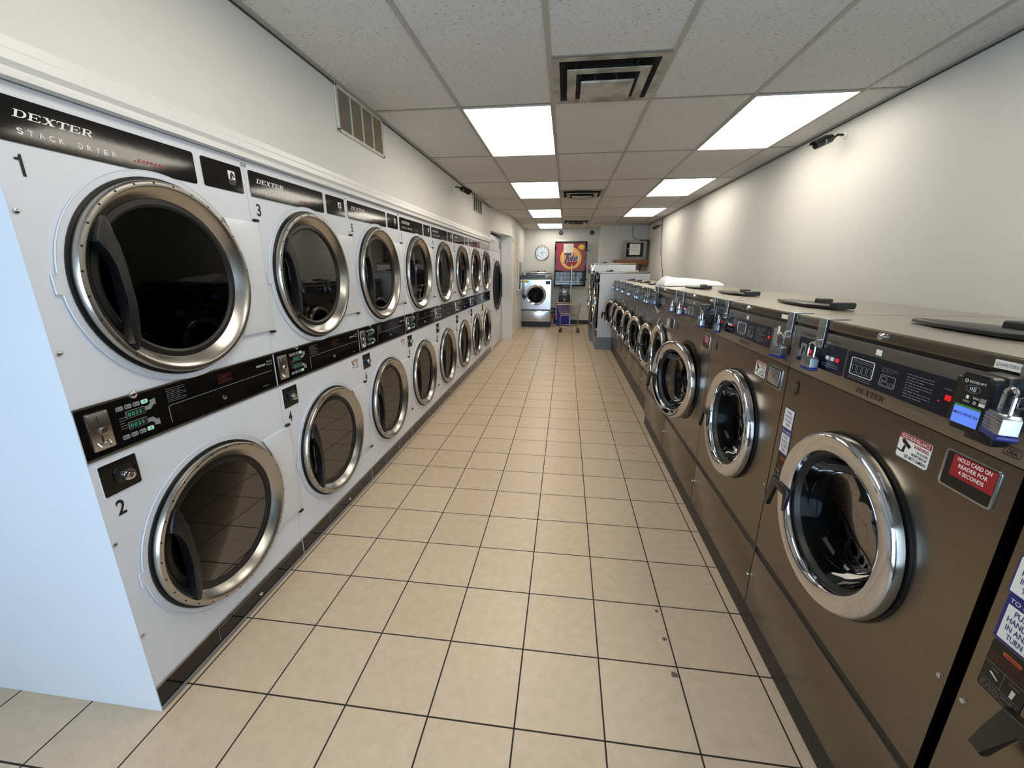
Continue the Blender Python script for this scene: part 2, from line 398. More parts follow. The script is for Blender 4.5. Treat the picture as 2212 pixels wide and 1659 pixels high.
# ------------------------------------------------------------------ scene organisation
def thing(name, label, cat, loc=(0, 0, 0), rz=0.0, group=None):
    o = bpy.data.objects.new(name, None); COL.objects.link(o); o.empty_display_size = 0.1
    o.location = loc; o.rotation_euler = (0, 0, rz); o['label'] = label; o['category'] = cat
    if group: o['group'] = group
    return o
def tag(o, label, cat, group=None):
    o['label'] = label; o['category'] = cat
    if group: o['group'] = group
    return o
def struct(o): o['kind'] = 'structure'; return o
def children(o): return [c for c in o.children]
def dup(root, loc=None, rz=None, label=None):
    r = root.copy(); COL.objects.link(r)
    if loc is not None: r.location = loc
    if rz is not None: r.rotation_euler = (0, 0, rz)
    if label: r['label'] = label
    def rec(src, dst):
        for ch in list(src.children):
            if ch.get('own'): continue
            c = ch.copy(); COL.objects.link(c); c.parent = dst; rec(ch, c)
    rec(root, r)
    return r
def wbox(name, x0, x1, y0, y1, z0, z1, m, bev=0, parent=None):
    mb = MB(); mb.box(x0, x1, y0, y1, z0, z1, m, bev); return mb.build(name, parent, 'world')

CH = 2.526        # ceiling height
XL, XR = -1.345, 1.94
YB, YB2 = 11.8, 11.0
Y0 = -1.9
# ------------------------------------------------------------------ room shell
def room():
    struct(wbox('floor', -2.6, 2.1, Y0 - .1, 12.2, -.08, 0, 'floor_tile'))
    mb = MB(); cx = -1.3425 + .6096 * 2.5; a, b = cx - .26, cx + .26; z0, z1 = CH + .004, CH + .012
    mb.box(-2.6, a, Y0 - .1, 12.2, z0, z1, 'ceiling_tile'); mb.box(b, 2.1, Y0 - .1, 12.2, z0, z1, 'ceiling_tile'); y = Y0 - .1
    for yc in (2.721, 6.3785, 10.036): mb.box(a, b, y, yc - .26, z0, z1, 'ceiling_tile'); y = yc + .26
    mb.box(a, b, y, 12.2, z0, z1, 'ceiling_tile'); mb.box(-2.6, 2.1, Y0 - .1, 12.2, CH + .20, CH + .25, 'soot')
    for e in ((-2.6, -2.55, Y0 - .1, 12.2), (2.05, 2.1, Y0 - .1, 12.2), (-2.6, 2.1, Y0 - .1, Y0 - .05), (-2.6, 2.1, 12.15, 12.2)): mb.box(*e, z1, CH + .20, 'soot')
    struct(mb.build('ceiling', None, 'world'))
    struct(wbox('wall_right', XR, XR + .12, Y0 - .1, 12.2, 0, CH + .012, 'wall_paint'))
    struct(wbox('wall_back', -2.6, .83, YB, YB + .12, 0, CH + .012, 'wall_paint'))
    struct(wbox('wall_back_right', .83, 2.06, YB2, YB + .12, 0, CH + .012, 'wall_paint'))
    # bulkhead over the dryers, straight, then slanting out over the alcove to the back part of the left wall
    mb = MB()
    P = [(XL, Y0), (XL, 7.57), (-2.6, 7.57), (-2.6, Y0)]
    mb.prism(P, 1.948, CH + .012, 'wall_paint')
    o = mb.build('wall_left', None, 'world'); struct(o)
    mb = MB(); mb.prism([(XL, 7.572), (-1.14, 8.898), (-2.6, 8.898), (-2.6, 7.572)], 2.15, CH + .012, 'wall_paint'); struct(mb.build('wall_left_header', None, 'world'))
    P = [(-1.14, 8.9), (-1.14, 12.2), (-2.6, 12.2), (-2.6, 8.9)]
    mb = MB(); mb.prism(P, 0, CH + .012, 'wall_paint'); struct(mb.build('wall_left_back', None, 'world'))
    struct(wbox('wall_left_stub', -2.3, -1.361, 7.552, 7.598, 0, 1.946, 'wall_paint'))
    struct(wbox('wall_far_left', -2.72, -2.6, Y0 - .1, 12.2, 0, CH + .012, 'wall_paint'))
    # shop front behind the camera: sill wall, posts, head; glass between
    mb = MB()
    for x0, x1, z0, z1 in ((-2.6, 2.1, 0, .22), (-2.6, 2.1, 2.4, CH + .012), (-2.6, -2.4, .22, 2.4), (1.85, 2.1, .22, 2.4), (-.95, -.87, .22, 2.4), (.55, .63, .22, 2.4)):
        mb.box(x0, x1, Y0 - .1, Y0, z0, z1, 'wall_paint')
    struct(mb.build('wall_front', None, 'world'))
    for i, (x0, x1) in enumerate(((-2.4, -.95), (-.87, .55), (.63, 1.85))):
        struct(wbox('window_%d' % (i + 1), x0, x1, Y0 - .06, Y0 - .05, .22, 2.4, 'window_glass'))
room()

def trims():
    mb = MB()       # crown moulding between dryer tops and bulkhead
    prof = [(XL, 2.045), (XL + .006, 2.04), (XL + .008, 2.016), (XL + .016, 2.008), (XL + .018, 1.985), (XL + .008, 1.972), (XL + .012, 1.962), (XL + .012, 1.950), (XL, 1.950)]
    n = len(prof); vs = [(x, .2, z) for x, z in prof] + [(x, 7.55, z) for x, z in prof]
    mb.add(vs, [(i, (i + 1) % n, n + (i + 1) % n, n + i) for i in range(n)] + [list(range(n)), list(range(n, 2 * n))], 'white_trim')
    struct(mb.build('trim_1', None, 'world'))
    # ceiling grid
    mb = MB(); xs = [-1.3425 + .6096 * j for j in range(6)]; xs[0] += .012; h = .012
    for x in xs: mb.box(x - h, x + h, Y0, 12, CH, CH + .02, 'tbar')
    rows = [3.026 + 1.2192 * i for i in range(-4, 8)]
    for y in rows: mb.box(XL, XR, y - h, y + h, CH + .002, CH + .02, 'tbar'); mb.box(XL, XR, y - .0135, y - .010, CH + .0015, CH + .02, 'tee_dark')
    for y in (2.4165, 6.074, 9.7315): mb.box(xs[2], xs[3], y - h, y + h, CH + .002, CH + .02, 'tbar')
    struct(mb.build('trim_2', None, 'world'))
    mb = MB()        # wall angle along both walls
    mb.box(XL, XL + .02, Y0, 7.5, CH - .003, CH + .01, 'tbar'); mb.box(XR - .022, XR, Y0, YB2, CH - .003, CH + .01, 'tbar')
    mb.box(XL, XL + .004, Y0, 7.5, CH - .012, CH - .003, 'grime'); mb.box(XR - .004, XR, Y0, YB2, CH - .010, CH - .003, 'grime')
    struct(mb.build('trim_3', None, 'world'))
    struct(wbox('baseboard_back', -.3, .83, YB - .012, YB, 0, .11, 'vinyl_base'))
    mb = MB(); mb.prism(rr(-1.14 + .0, -1.14 + .006, 9.85, 11.8, .001, 1), 0, .1, 'door_paint'); struct(mb.build('baseboard_left', None, 'world'))
    mb = MB()        # alcove side return and header frame
    mb.box(-1.36, -1.135, 8.885, 8.9, 0, 2.16, 'white_trim'); struct(mb.build('trim_4', None, 'world'))
trims()

def floor_chips():
    fl = bpy.data.objects['floor']
    for x, y, r in ((.475, 1.60, .012), (.478, 1.45, .014), (.482, 1.29, .017), (.47, 3.9, .012), (.46, 4.15, .011), (.465, 4.4, .012), (.62, 3.3, .010), (-.05, 5.3, .010), (.2, 6.4, .012), (.68, 5.1, .010)):
        n = 9; mb = MB(); mb.prism([(x - r * .5 + r * random.uniform(.5, 1.1) * math.cos(2 * PI * i / n), y + r * random.uniform(.5, 1.1) * math.sin(2 * PI * i / n)) for i in range(n)], -.002, .0006, 'chip')
        o = mb.build('tile_chip', fl, 'world')
mat('chip', (104, 90, 78), 0.8)
floor_chips()
def door_in_left_wall():
    d = bpy.data.objects.new('door_1', None); COL.objects.link(d); d.location = (-1.138, 9.34, 0); struct(d)
    mb = MB()
    for a in ((-.44, -.40, 0, 2.1), (.40, .44, 0, 2.1), (-.44, .44, 2.06, 2.1)): mb.box(a[0], a[1], a[2], a[3], 0, .02, 'door_paint', .003)
    o = mb.build('door_frame', d); o.rotation_euler = (0, 0, PI / 2)
    mb = MB(); mb.box(-.4, .4, .01, 2.06, -.0, .012, 'door_paint'); o = mb.build('door_leaf', d); o.rotation_euler = (0, 0, PI / 2)
    for z in (.18, 1.0, 1.85):
        mb = MB(); mb.box(-.425, -.38, z - .06, z + .06, .012, .03, 'white_trim', .004); o = mb.build('hinge', d); o.rotation_euler = (0, 0, PI / 2)
    mb = MB(); mb.lathe(.33, 1.0, [(.028, .012), (.028, .03), (.012, .035), (.012, .055), (.028, .06), (.022, .08), (0, .082)], 'ring_steel', 20)
    o = mb.build('door_knob', d); o.rotation_euler = (0, 0, PI / 2)
door_in_left_wall()

# ------------------------------------------------------------------ ceiling lamps, diffusers
XC = [-1.3425 + .6096 * j for j in range(6)]
def lamps():
    mb = MB(); mb.box(-.29, .29, -.5955, .5955, 0, .004, 'lamp_diffuser'); spots = [(1, 3.026), (1, 5.4644), (1, 7.9028), (1, 10.3412), (4, 3.026), (4, 5.4644), (4, 7.9028), (1, .5876), (4, .5876)]
    names = ['nearest ceiling light in the left row, bluish-white, beside the large air diffuser', 'second ceiling light from the front in the left row, above the middle of the aisle',
             'third ceiling light from the front in the left row, beyond the second diffuser', 'farthest ceiling light in the left row, against the back wall with the clock',
             'largest nearest ceiling light on the right, beside the black security camera', 'middle ceiling light in the right row, above the mid-length of the washers', 'farthest ceiling light in the right row, towards the television corner',
             'ceiling light of the left row just above the camera, out of the picture', 'ceiling light of the right row just above the camera, out of the picture']
    names = [n.replace(', bluish-white', '') for n in names]
    first = None
    for (c, y), lb in zip(spots, names):
        x = (XC[c] + XC[c + 1]) / 2
        if first is None:
            first = thing('ceiling_light', lb, 'ceiling light', (x, y + .6096, CH), 0, 'recessed fluorescent ceiling lights')
            mb.build('diffuser', first, 'world', loc=(0, 0, -.001))
            f = MB()
            for a in ((-.3, -.288, -.602, .602), (.288, .3, -.602, .602), (-.3, .3, -.602, -.5935), (-.3, .3, .5935, .602)): f.box(a[0], a[1], a[2], a[3], -.004, .006, 'tbar')
            f.build('frame', first, 'world')
        else: dup(first, (x, y + .6096, CH), 0, lb)
lamps()

def air_diffusers():
    x = (XC[2] + XC[3]) / 2; first = None
    labs = ['large square ceiling air diffuser with sooty stains, nearest the camera', 'second square ceiling air diffuser, midway along the aisle', 'farthest square ceiling air diffuser near the back wall']
    for y, lb in zip((2.721, 6.3785, 10.036), labs):
        if first is None:
            first = thing('air_diffuser', lb, 'air vent', (x, y, CH), 0, 'stepped square ceiling air diffusers')
            def pyr(h0, z0, h1, z1, hole, m, name):
                mb = MB(); a = [(-h0, -h0), (h0, -h0), (h0, h0), (-h0, h0)]; b = [(p[0] / h0 * h1, p[1] / h0 * h1) for p in a]; c = [(p[0] / h0 * hole, p[1] / h0 * hole) for p in a]
                vs = [(p[0], p[1], z0) for p in a] + [(p[0], p[1], z1) for p in b]; fs = [(i, (i + 1) % 4, 4 + (i + 1) % 4, 4 + i) for i in range(4)]
                if hole: vs += [(p[0], p[1], z1) for p in c]; fs += [(4 + i, 4 + (i + 1) % 4, 8 + (i + 1) % 4, 8 + i) for i in range(4)]
                mb.add(vs, fs, m); return mb.build(name, first, 'world')
            mb = MB(); o_, i_ = .297, .255
            P = [(-o_, -o_), (o_, -o_), (o_, o_), (-o_, o_)]; Q = [(-i_, -i_), (i_, -i_), (i_, i_), (-i_, i_)]; Z = [(-.18, -.18), (.18, -.18), (.18, .18), (-.18, .18)]
            vs = [(p[0], p[1], -.003) for p in P] + [(p[0], p[1], -.003) for p in Q] + [(p[0], p[1], .09) for p in Z]
            mb.add(vs, [(i, (i + 1) % 4, 4 + (i + 1) % 4, 4 + i) for i in range(4)], 'diffuser_paint')
            mb.add(vs, [(4 + i, 4 + (i + 1) % 4, 8 + (i + 1) % 4, 8 + i) for i in range(4)], 'soot')
            mb.add([(-.18, -.18, .09), (.18, -.18, .09), (.18, .18, .09), (-.18, .18, .09)], [(0, 1, 2, 3)], 'vent_dark'); mb.build('housing', first, 'world')
            for h, z, th, nm in ((.214, -.026, .165, 'outer_cone'), (.138, -.058, 0, 'centre_plate')):
                mb = MB()
                if th:
                    A = [(-h, -h), (h, -h), (h, h), (-h, h)]; B = [(-th, -th), (th, -th), (th, th), (-th, th)]; C = [(-.13, -.13), (.13, -.13), (.13, .13), (-.13, .13)]
                    vs = [(p[0], p[1], z) for p in A] + [(p[0], p[1], z) for p in B] + [(p[0], p[1], z + .05) for p in C] + [(p[0], p[1], z + .004) for p in A]
                    mb.add(vs, [(i, (i + 1) % 4, 4 + (i + 1) % 4, 4 + i) for i in range(4)] + [(i, (i + 1) % 4, 12 + (i + 1) % 4, 12 + i) for i in range(4)], 'diffuser_paint')
                    mb.add(vs, [(4 + i, 4 + (i + 1) % 4, 8 + (i + 1) % 4, 8 + i) for i in range(4)], 'soot')
                    for sx in (-1, 1): mb.box(sx * .17 - .006, sx * .17 + .006, -.006, .006, z, .09, 'grime')
                else:
                    mb.box(-h, h, -h, h, z, z + .012, 'diffuser_paint', .003)
                    mb.tube([(-.07, 0, z + .01), (-.05, 0, .06)], .006, 'grime'); mb.tube([(.07, 0, z + .01), (.05, 0, .06)], .006, 'grime')
                mb.build(nm, first, 'world')
        else: dup(first, (x, y, CH), 0, lb)
def diffuser_material():
    m = mat('diffuser_paint', (176, 170, 156), 0.5); nt = m.node_tree; b = nt.nodes['Principled BSDF']
    tc = nt.nodes.new('ShaderNodeTexCoord'); n = nt.nodes.new('ShaderNodeTexNoise'); n.inputs['Scale'].default_value = 7; n.inputs['Detail'].default_value = 5
    nt.links.new(tc.outputs['Object'], n.inputs['Vector'])
    r = nt.nodes.new('ShaderNodeValToRGB'); r.color_ramp.elements[0].position = .34; r.color_ramp.elements[1].position = .6
    r.color_ramp.elements[0].color = (*lin((128, 121, 106)), 1); r.color_ramp.elements[1].color = (*lin((182, 176, 162)), 1)
    nt.links.new(n.outputs['Fac'], r.inputs[0]); nt.links.new(r.outputs[0], b.inputs['Base Color'])
diffuser_material()
air_diffusers()

# ------------------------------------------------------------------ stack dryers
DW, DX, DY0 = .8274, -1.36, .9159
def stack_dryer(first_label):
    t = thing('stack_dryer', first_label, 'dryer', (DX, DY0 + DW / 2, 0), PI / 2, 'white double stack dryers along the left wall')
    h = DW / 2 - .0012
    cu, cvs = -.010, (1.467, .513)
    mb = MB()       # cabinet
    mb.ring_plate(rect_pts(-h + .0032, h - .0032, 1.123, 1.942, cu, cvs[0]), cu, cvs[0], .285, -.03, 0, 'white_enamel')
    mb.ring_plate(rect_pts(-h + .0032, h - .0032, .106, .962, cu, cvs[1]), cu, cvs[1], .285, -.03, 0, 'white_enamel')
    mb.box(-h, -h + .003, .0, 1.9455, -1.0, .0, 'white_enamel'); mb.box(h - .003, h, .0, 1.9455, -1.0, .0, 'white_enamel')
    mb.box(-h, h, 1.942, 1.9455, -1.0, -.001, 'white_enamel'); mb.box(-h, h, .0, 1.9455, -1.0, -.997, 'white_enamel')
    mb.build('cabinet', t)
    mb = MB()
    mb.box(-h + .003, h - .003, .02, .103, -.03, .0015, 'gloss_black')
    mb.box(-h + .002, h - .002, .101, .107, .0, .004, 'ring_steel'); mb.box(-h + .002, h - .002, .010, .018, -.02, .006, 'print_grey')
    mb.tube([(-.15, .031, .003), (-.15, .089, .003), (.38, .089, .003)], .0012, 'print_grey', 5)
    k = mb.build('kick_plate', t)
    mb = MB(); mb.lathe(.087, .045, [(.009, .001), (.008, .006), (0, .008)], 'chrome', 14); mb.build('screw', k)
    mb = MB(); mb.prism(rr(-.392, .165, 1.808, 1.913, .008), 0, .0025, 'gloss_black'); p = mb.build('header_panel', t)
    mb = MB(); slab_word(mb, 'DEXTER', -.352, -.172, 1.868, 1.886, .0030, 'print_white', .35)
    x = -.350
    for ch in 'STACK DRYER':
        if ch != ' ': mb.text(ch, x, x + .0125, 1.830, 1.844, .0030, 'print_white', bold=.01)
        x += .0222
    mb.text('EXPRESS', -.052, .036, 1.831, 1.842, .0030, 'print_red', shear=.4, bold=.01)
    mb.flat([(-.066, 1.831), (-.055, 1.831), (-.058, 1.836)], .003, 'print_red'); mb.build('lettering', p)
    mb = MB(); mb.prism(rr(.197, .394, 1.81, 1.912, .008), 0, .0025, 'gloss_black'); p = mb.build('logo_plate', t)
    mb = MB(); mb.flat(rr(.320, .356, 1.855, 1.887, .002), .003, 'print_white')
    hp = [(.327, .0), (.329, .012), (.333, .020), (.341, .0245), (.347, .019), (.353, .008), (.350, .004), (.345, .008), (.341, .012), (.340, .006), (.341, 0)]
    mb.flat([(a, 1.857 + b * 1.1) for a, b in hp], .0034, 'print_black')
    slab_word(mb, 'DEXTER', .319, .355, 1.845, 1.852, .003, 'print_grey', .2); mb.text('LAUNDRY', .320, .355, 1.836, 1.8425, .003, 'print_grey'); mb.build('emblem', p)
    for su, sv in ((-.399, 1.646), (-.399, 1.285), (-.404, .68), (-.404, .326), (.404, 1.925), (-.404, 1.925)):
        mb = MB(); mb.lathe(su, sv, [(.0065, 0), (.006, .004), (.002, .0055), (0, .0055)], 'chrome', 12); sc_ = mb.build('screw', t)
        if su < 0 and sv < 1.8: sc_['own'] = 1
    # doors
    for q, cv in enumerate(cvs):
        mb = MB()
        R = .345; pts = []
        for i in range(72):
            a = 2 * PI * i / 72; x_, y_ = R * math.cos(a), R * math.sin(a)
            if x_ > 0 and abs(y_) < .232: continue
            if x_ < 0 and abs(y_) < .027: continue
            pts.append((x_, y_))
        pts += [(-.358, y) for y in (-.026, -.013, 0, .013, .026)] + [(-.343, .027), (-.343, -.027)]
        for i in range(13): pts.append((.443, -.236 + .472 * i / 12))
        for i in range(6): pts += [(.27 + .034 * i, .237), (.27 + .034 * i, -.237)]
        mb.ring_plate([(cu + a, cv + b) for a, b in pts], cu, cv, .300, .0015, .007, 'white_enamel')
        bead = sorted(pts, key=lambda p: math.atan2(p[1], p[0])); mb.tube([(cu + a, cv + b, .0068) for a, b in bead if a < .30], .0016, 'white_enamel', 5)
        d = mb.build('door', t)
        mb = MB(); fl = [(cu + .443, cv + .236), (cu + .25, cv + .236), (cu + .30, cv + .16), (cu + .325, cv + .08), (cu + .333, cv), (cu + .325, cv - .08), (cu + .30, cv - .16), (cu + .25, cv - .236), (cu + .443, cv - .236)]
        mb.prism(fl, .007, .0135, 'white_enamel', .004); mb.build('hinge_flap', d)
        for s_ in (-1, 1):
            mb = MB(); mb.box(cu + .425, cu + .452, cv + s_ * .243 - .006, cv + s_ * .243 + .006, .002, .018, 'rubber', .004); mb.build('hinge', d)
        mb = MB(); mb.lathe(cu, cv, [(.326, .007), (.326, .012), (.30, .012)], 'rubber', 80); mb.build('gasket', d)
        mb = MB()
        mb.lathe(cu, cv, [(.310, .010), (.3165, .014), (.3165, .030), (.3125, .036), (.300, .038), (.296, .036), (.285, .028), (.268, .010), (.262, .004), (.258, .004)], 'ring_steel', 96)
        for i in range(28):
            a = 2 * PI * (i + .5) / 28; mb.lathe(cu + .3075 * math.cos(a), cv + .3075 * math.sin(a), [(.0032, .0378), (0, .0378)], 'print_black', 8)
        mb.build('door_ring', d)
        mb = MB(); mb.lathe(cu, cv, [(.262, .003), (.262, .006), (.246, .008), (.238, .003), (.236, -.004)], 'rubber', 80)
        mb.build('glass_seal', d)
        mb = MB(); mb.lathe(cu, cv, [(.240, -.001), (.001, -.001)], 'dark_glass', 64, smooth=False); mb.build('glass', d)
        mb = MB(); c = cv - 1.467
        H = [(-.226, 1.656), (-.213, 1.62), (-.212, 1.572), (-.196, 1.52), (-.196, 1.40), (-.204, 1.33), (-.205, 1.30), (-.222, 1.262), (-.238, 1.285), (-.226, 1.33), (-.222, 1.42), (-.222, 1.51), (-.236, 1.556), (-.268, 1.583), (-.262, 1.605), (-.240, 1.65)]
        mb.prism([(a, b + c) for a, b in H], .010, .047, 'black_plastic', .006); mb.build('handle', d)
        mb = MB()       # drum behind the glass
        mb.lathe(0, 0, [(.285, -.03), (.262, -.05), (.262, -.10)], 'rubber', 48)
        mb.lathe(0, 0, [(.262, -.10), (.36, -.11), (.36, -.80), (.002, -.80)], 'perforated_dark', 48)
        mb.build('drum', t, loc=(cu, 0, cv))
    # control band
    mb = MB(); mb.box(-h + .0035, h - .0035, .962, 1.123, -.01, .0015, 'gloss_black')
    mb.box(-h + .001, h - .001, 1.119, 1.125, 0, .005, 'ring_steel'); mb.box(-h + .001, h - .001, .960, .966, 0, .005, 'ring_steel')
    c = mb.build('control_panel', t)
    mb = MB(); mb.prism(rr(-.388, -.327, .985, 1.102, .004), .0, .006, 'ring_steel', .0015)
    mb.box(-.3605, -.358, 1.066, 1.090, .0061, .0066, 'print_black'); mb.box(-.3605, -.357, 1.006, 1.028, .0061, .0068, 'print_black')
    mb.lathe(-.352, 1.042, [(.010, .006), (.010, .012), (.004, .013), (0, .012)], 'chrome', 16)
    mb.tube([(-.374, 1.010, .006), (-.372, .999, .014), (-.357, .995, .018), (-.343, .999, .014), (-.341, 1.010, .006)], .0022, 'chrome', 6)
    mb.text('Quarters Only', -.383, -.332, 1.054, 1.060, .0064, 'print_black', bold=.01)
    for a in (-.381, -.334):
        for b in (.991, 1.096): mb.lathe(a, b, [(.0025, .006), (0, .0075)], 'chrome', 8)
    mb.build('coin_plate', c)
    mb = MB(); mb.lathe(-.243, 1.121, [(.012, .001), (.012, .007), (.008, .010), (0, .010)], 'chrome', 18); mb.box(-.2435, -.2425, 1.116, 1.126, .0101, .0104, 'print_black'); mb.build('lock', c)
    mb = MB(); mb.lathe(.098, 1.005, [(.0085, .001), (.008, .006), (0, .008)], 'chrome', 14); mb.build('screw', c)
    for v0, st in ((1.0535, '0025'), (1.0175, '0025')):
        mb = MB(); mb.prism(rr(-.277, -.217, v0 - .003, v0 + .021, .001, 1), .0015, .003, 'print_grey')
        mb.flat(rr(-.2757, -.2183, v0 - .002, v0 + .020, .001, 1), .0034, 'print_black')
        mb.text(st, -.272, -.229, v0 + .003, v0 + .0145, .0038, 'led_green', space=1.35); mb.build('display', c)
    for v0 in (1.082, .989):
        for i in range(4):
            u0 = -.302 + .0262 * i; mb = MB(); mb.prism(rr(u0, u0 + .021, v0, v0 + .0135, .003, 3), .0015, .003, 'button_green' if i == 3 else 'print_grey')
            if i < 3: mb.box(u0 + .003, u0 + .006, v0 + .004, v0 + .010, .003, .0034, 'print_black'); mb.box(u0 + .009, u0 + .018, v0 + .006, v0 + .0075, .003, .0034, 'print_black')
            else: mb.flat([(u0 + .0105, v0 + .002), (u0 + .0155, v0 + .007), (u0 + .0105, v0 + .012), (u0 + .0055, v0 + .007)], .0034, 'led_green')
            mb.build('button', c)
    mb = MB()
    for s_, v0 in ((1, 1.066), (-1, 1.022)):
        P = [(-.215, v0 - s_ * .008), (-.197, v0 - s_ * .008), (-.184, v0 + s_ * .005), (-.178, v0 + s_ * .001), (-.176, v0 + s_ * .024), (-.199, v0 + s_ * .021), (-.194, v0 + s_ * .015), (-.203, v0 + s_ * .006), (-.215, v0 + s_ * .006)]
        mb.flat(P if s_ > 0 else P[::-1], .0025, 'print_grey')
    lines(mb, -.135, -.06, 1.056, 1.108, 8, .0025, 'print_grey', .2); lines(mb, -.3, -.277, 1.02, 1.062, 5, .0025, 'print_grey', .2)
    mb.text('MEDIUM', .295, .352, 1.079, 1.088, .0025, 'print_white'); mb.text('12 x 3', .362, .395, 1.090, 1.098, .0025, 'print_white'); mb.text('12 x 3', .362, .395, 1.076, 1.084, .0025, 'print_white')
    lines(mb, .085, .155, 1.062, 1.100, 5, .0025, 'dull_red_print', .35)
    mb.tube([(-.136, .985, .002), (-.136, 1.043, .002), (-.130, 1.047, .002), (.385, 1.047, .002)], .001, 'print_grey', 5)
    mb.text('T-30x2', .315, .352, .984, .990, .0025, 'print_grey'); mb.build('lettering', c)
    # recessed lock box of the lower dryer
    mb = MB(); mb.prism(rr(-.391, -.281, .836, .936, .006), -.001, .0015, 'gloss_black'); mb.tube([(-.393, .834, .001), (-.279, .834, .001), (-.279, .938, .001), (-.393, .938, .001)], .0015, 'white_enamel', 5, closed=True)
    lb = mb.build('lock_box', t)
    mb = MB(); mb.prism(rr(-.355, -.300, .862, .915, .012), .0015, .006, 'satin_black', .003); mb.prism(rr(-.340, -.307, .868, .898, .008), .006, .022, 'chrome', .004)
    mb.lathe(-.3235, .883, [(.009, .022), (.009, .024), (0, .024)], 'ring_steel', 16); mb.box(-.3245, -.3225, .877, .889, .0241, .0245, 'print_black')
    mb.lathe(-.303, .871, [(.006, .003), (.005, .008), (0, .009)], 'chrome', 10); mb.build('lock', lb)
    return t
def number(parent, n, up):
    mb = MB(); s_ = str(n); wd = .026
    ww = wd if len(s_) == 1 else .040
    u0 = -.372; v0 = 1.731 if up else .762
    if n == 1: mb.flat([(u0 + .010, v0), (u0 + .017, v0), (u0 + .017, v0 + .051), (u0 + .0115, v0 + .051), (u0 + .0105, v0 + .046), (u0 + .008, v0 + .043), (u0 + .001, v0 + .042), (u0 + .001, v0 + .0365), (u0 + .010, v0 + .0365)], .0012, 'print_black')
    else: mb.text(s_, u0, u0 + ww, v0, v0 + .051, .0012, 'print_black', bold=.02)
    o = mb.build('number_decal', parent); o['own'] = 1; return o
def sticker_surveillance(parent, u0, v0, name='warning_sticker'):
    """white and red video surveillance sticker .09 wide .062 high, lower left at u0, v0"""
    mb = MB(); W_, H_ = .090, .062
    mb.prism(rr(u0, u0 + W_, v0, v0 + H_, .006), .0, .0012, 'print_white')
    P = [p for p in rr(u0, u0 + W_, v0, v0 + H_, .006) if p[1] > v0 + H_ - .0135]; P = P + [(u0, v0 + H_ - .014), (u0 + W_, v0 + H_ - .014)]
    c = (u0 + W_ / 2, v0 + H_ - .006); P.sort(key=lambda p: math.atan2(p[1] - c[1], p[0] - c[0])); mb.flat(P, .0016, 'print_red')
    mb.text('VIDEO SURVEILLANCE', u0 + .004, u0 + W_ - .004, v0 + .0505, v0 + .0595, .0020, 'print_white', bold=.01)
    mb.text('WARNING', u0 + .045, u0 + W_ - .003, v0 + .036, v0 + .045, .0016, 'print_red', bold=.02)
    mb.text('24 HOURS', u0 + .056, u0 + W_ - .003, v0 + .0265, v0 + .0325, .0016, 'print_black', bold=.02)
    mb.text('MONITORED BY', u0 + .044, u0 + W_ - .003, v0 + .0165, v0 + .0235, .0016, 'print_black', bold=.02)
    mb.text('SECURITY CAMERAS', u0 + .026, u0 + W_ - .003, v0 + .005, v0 + .013, .0016, 'print_black', bold=.02)
    mb.flat([(u0 + .009, v0 + .046), (u0 + .016, v0 + .048), (u0 + .038, v0 + .036), (u0 + .034, v0 + .028), (u0 + .012, v0 + .038)], .0016, 'print_black')
    mb.flat([(u0 + .018, v0 + .034), (u0 + .024, v0 + .032), (u0 + .022, v0 + .014), (u0 + .014, v0 + .016)], .0016, 'print_black')
    mb.flat([(u0 + .001, v0 + .020), (u0 + .016, v0 + .017), (u0 + .016, v0 + .013), (u0 + .001, v0 + .016)], .0016, 'print_black')
    o = mb.build(name, parent); o['own'] = 1; return o
DL = ['white stack dryer numbered 1 and 2, nearest the camera, its bluish side panel showing', 'white stack dryer numbered 3 and 4, second from the camera',
      'white stack dryer numbered 5 and 6, third from the camera, below the slatted wall vent', 'white stack dryer numbered 7 and 8, between those numbered 5 and 9',
      'white stack dryer numbered 9 and 10, fifth along the left wall', 'white stack dryer numbered 11 and 12, third from the far end of the row',
      'white stack dryer numbered 13 and 14, last but one in the far row', 'farthest white stack dryer, numbered 15 and 16, with a yellow-green tag, next to the alcove']
d0 = stack_dryer(DL[0]); dry = [d0]
for k in range(1, 8): dry.append(dup(d0, (DX, DY0 + DW * (k + .5), 0), PI / 2, DL[k]))
for k, d in enumerate(dry): number(d, 2 * k + 1, True); number(d, 2 * k + 2, False)
for k in (1, 2, 5): sticker_surveillance(dry[k], .285, .868)
mb = MB(); mb.box(-.27, -.20, .80, .95, .001, .004, 'yellow_tag'); mb.build('paper_tag', dry[7])

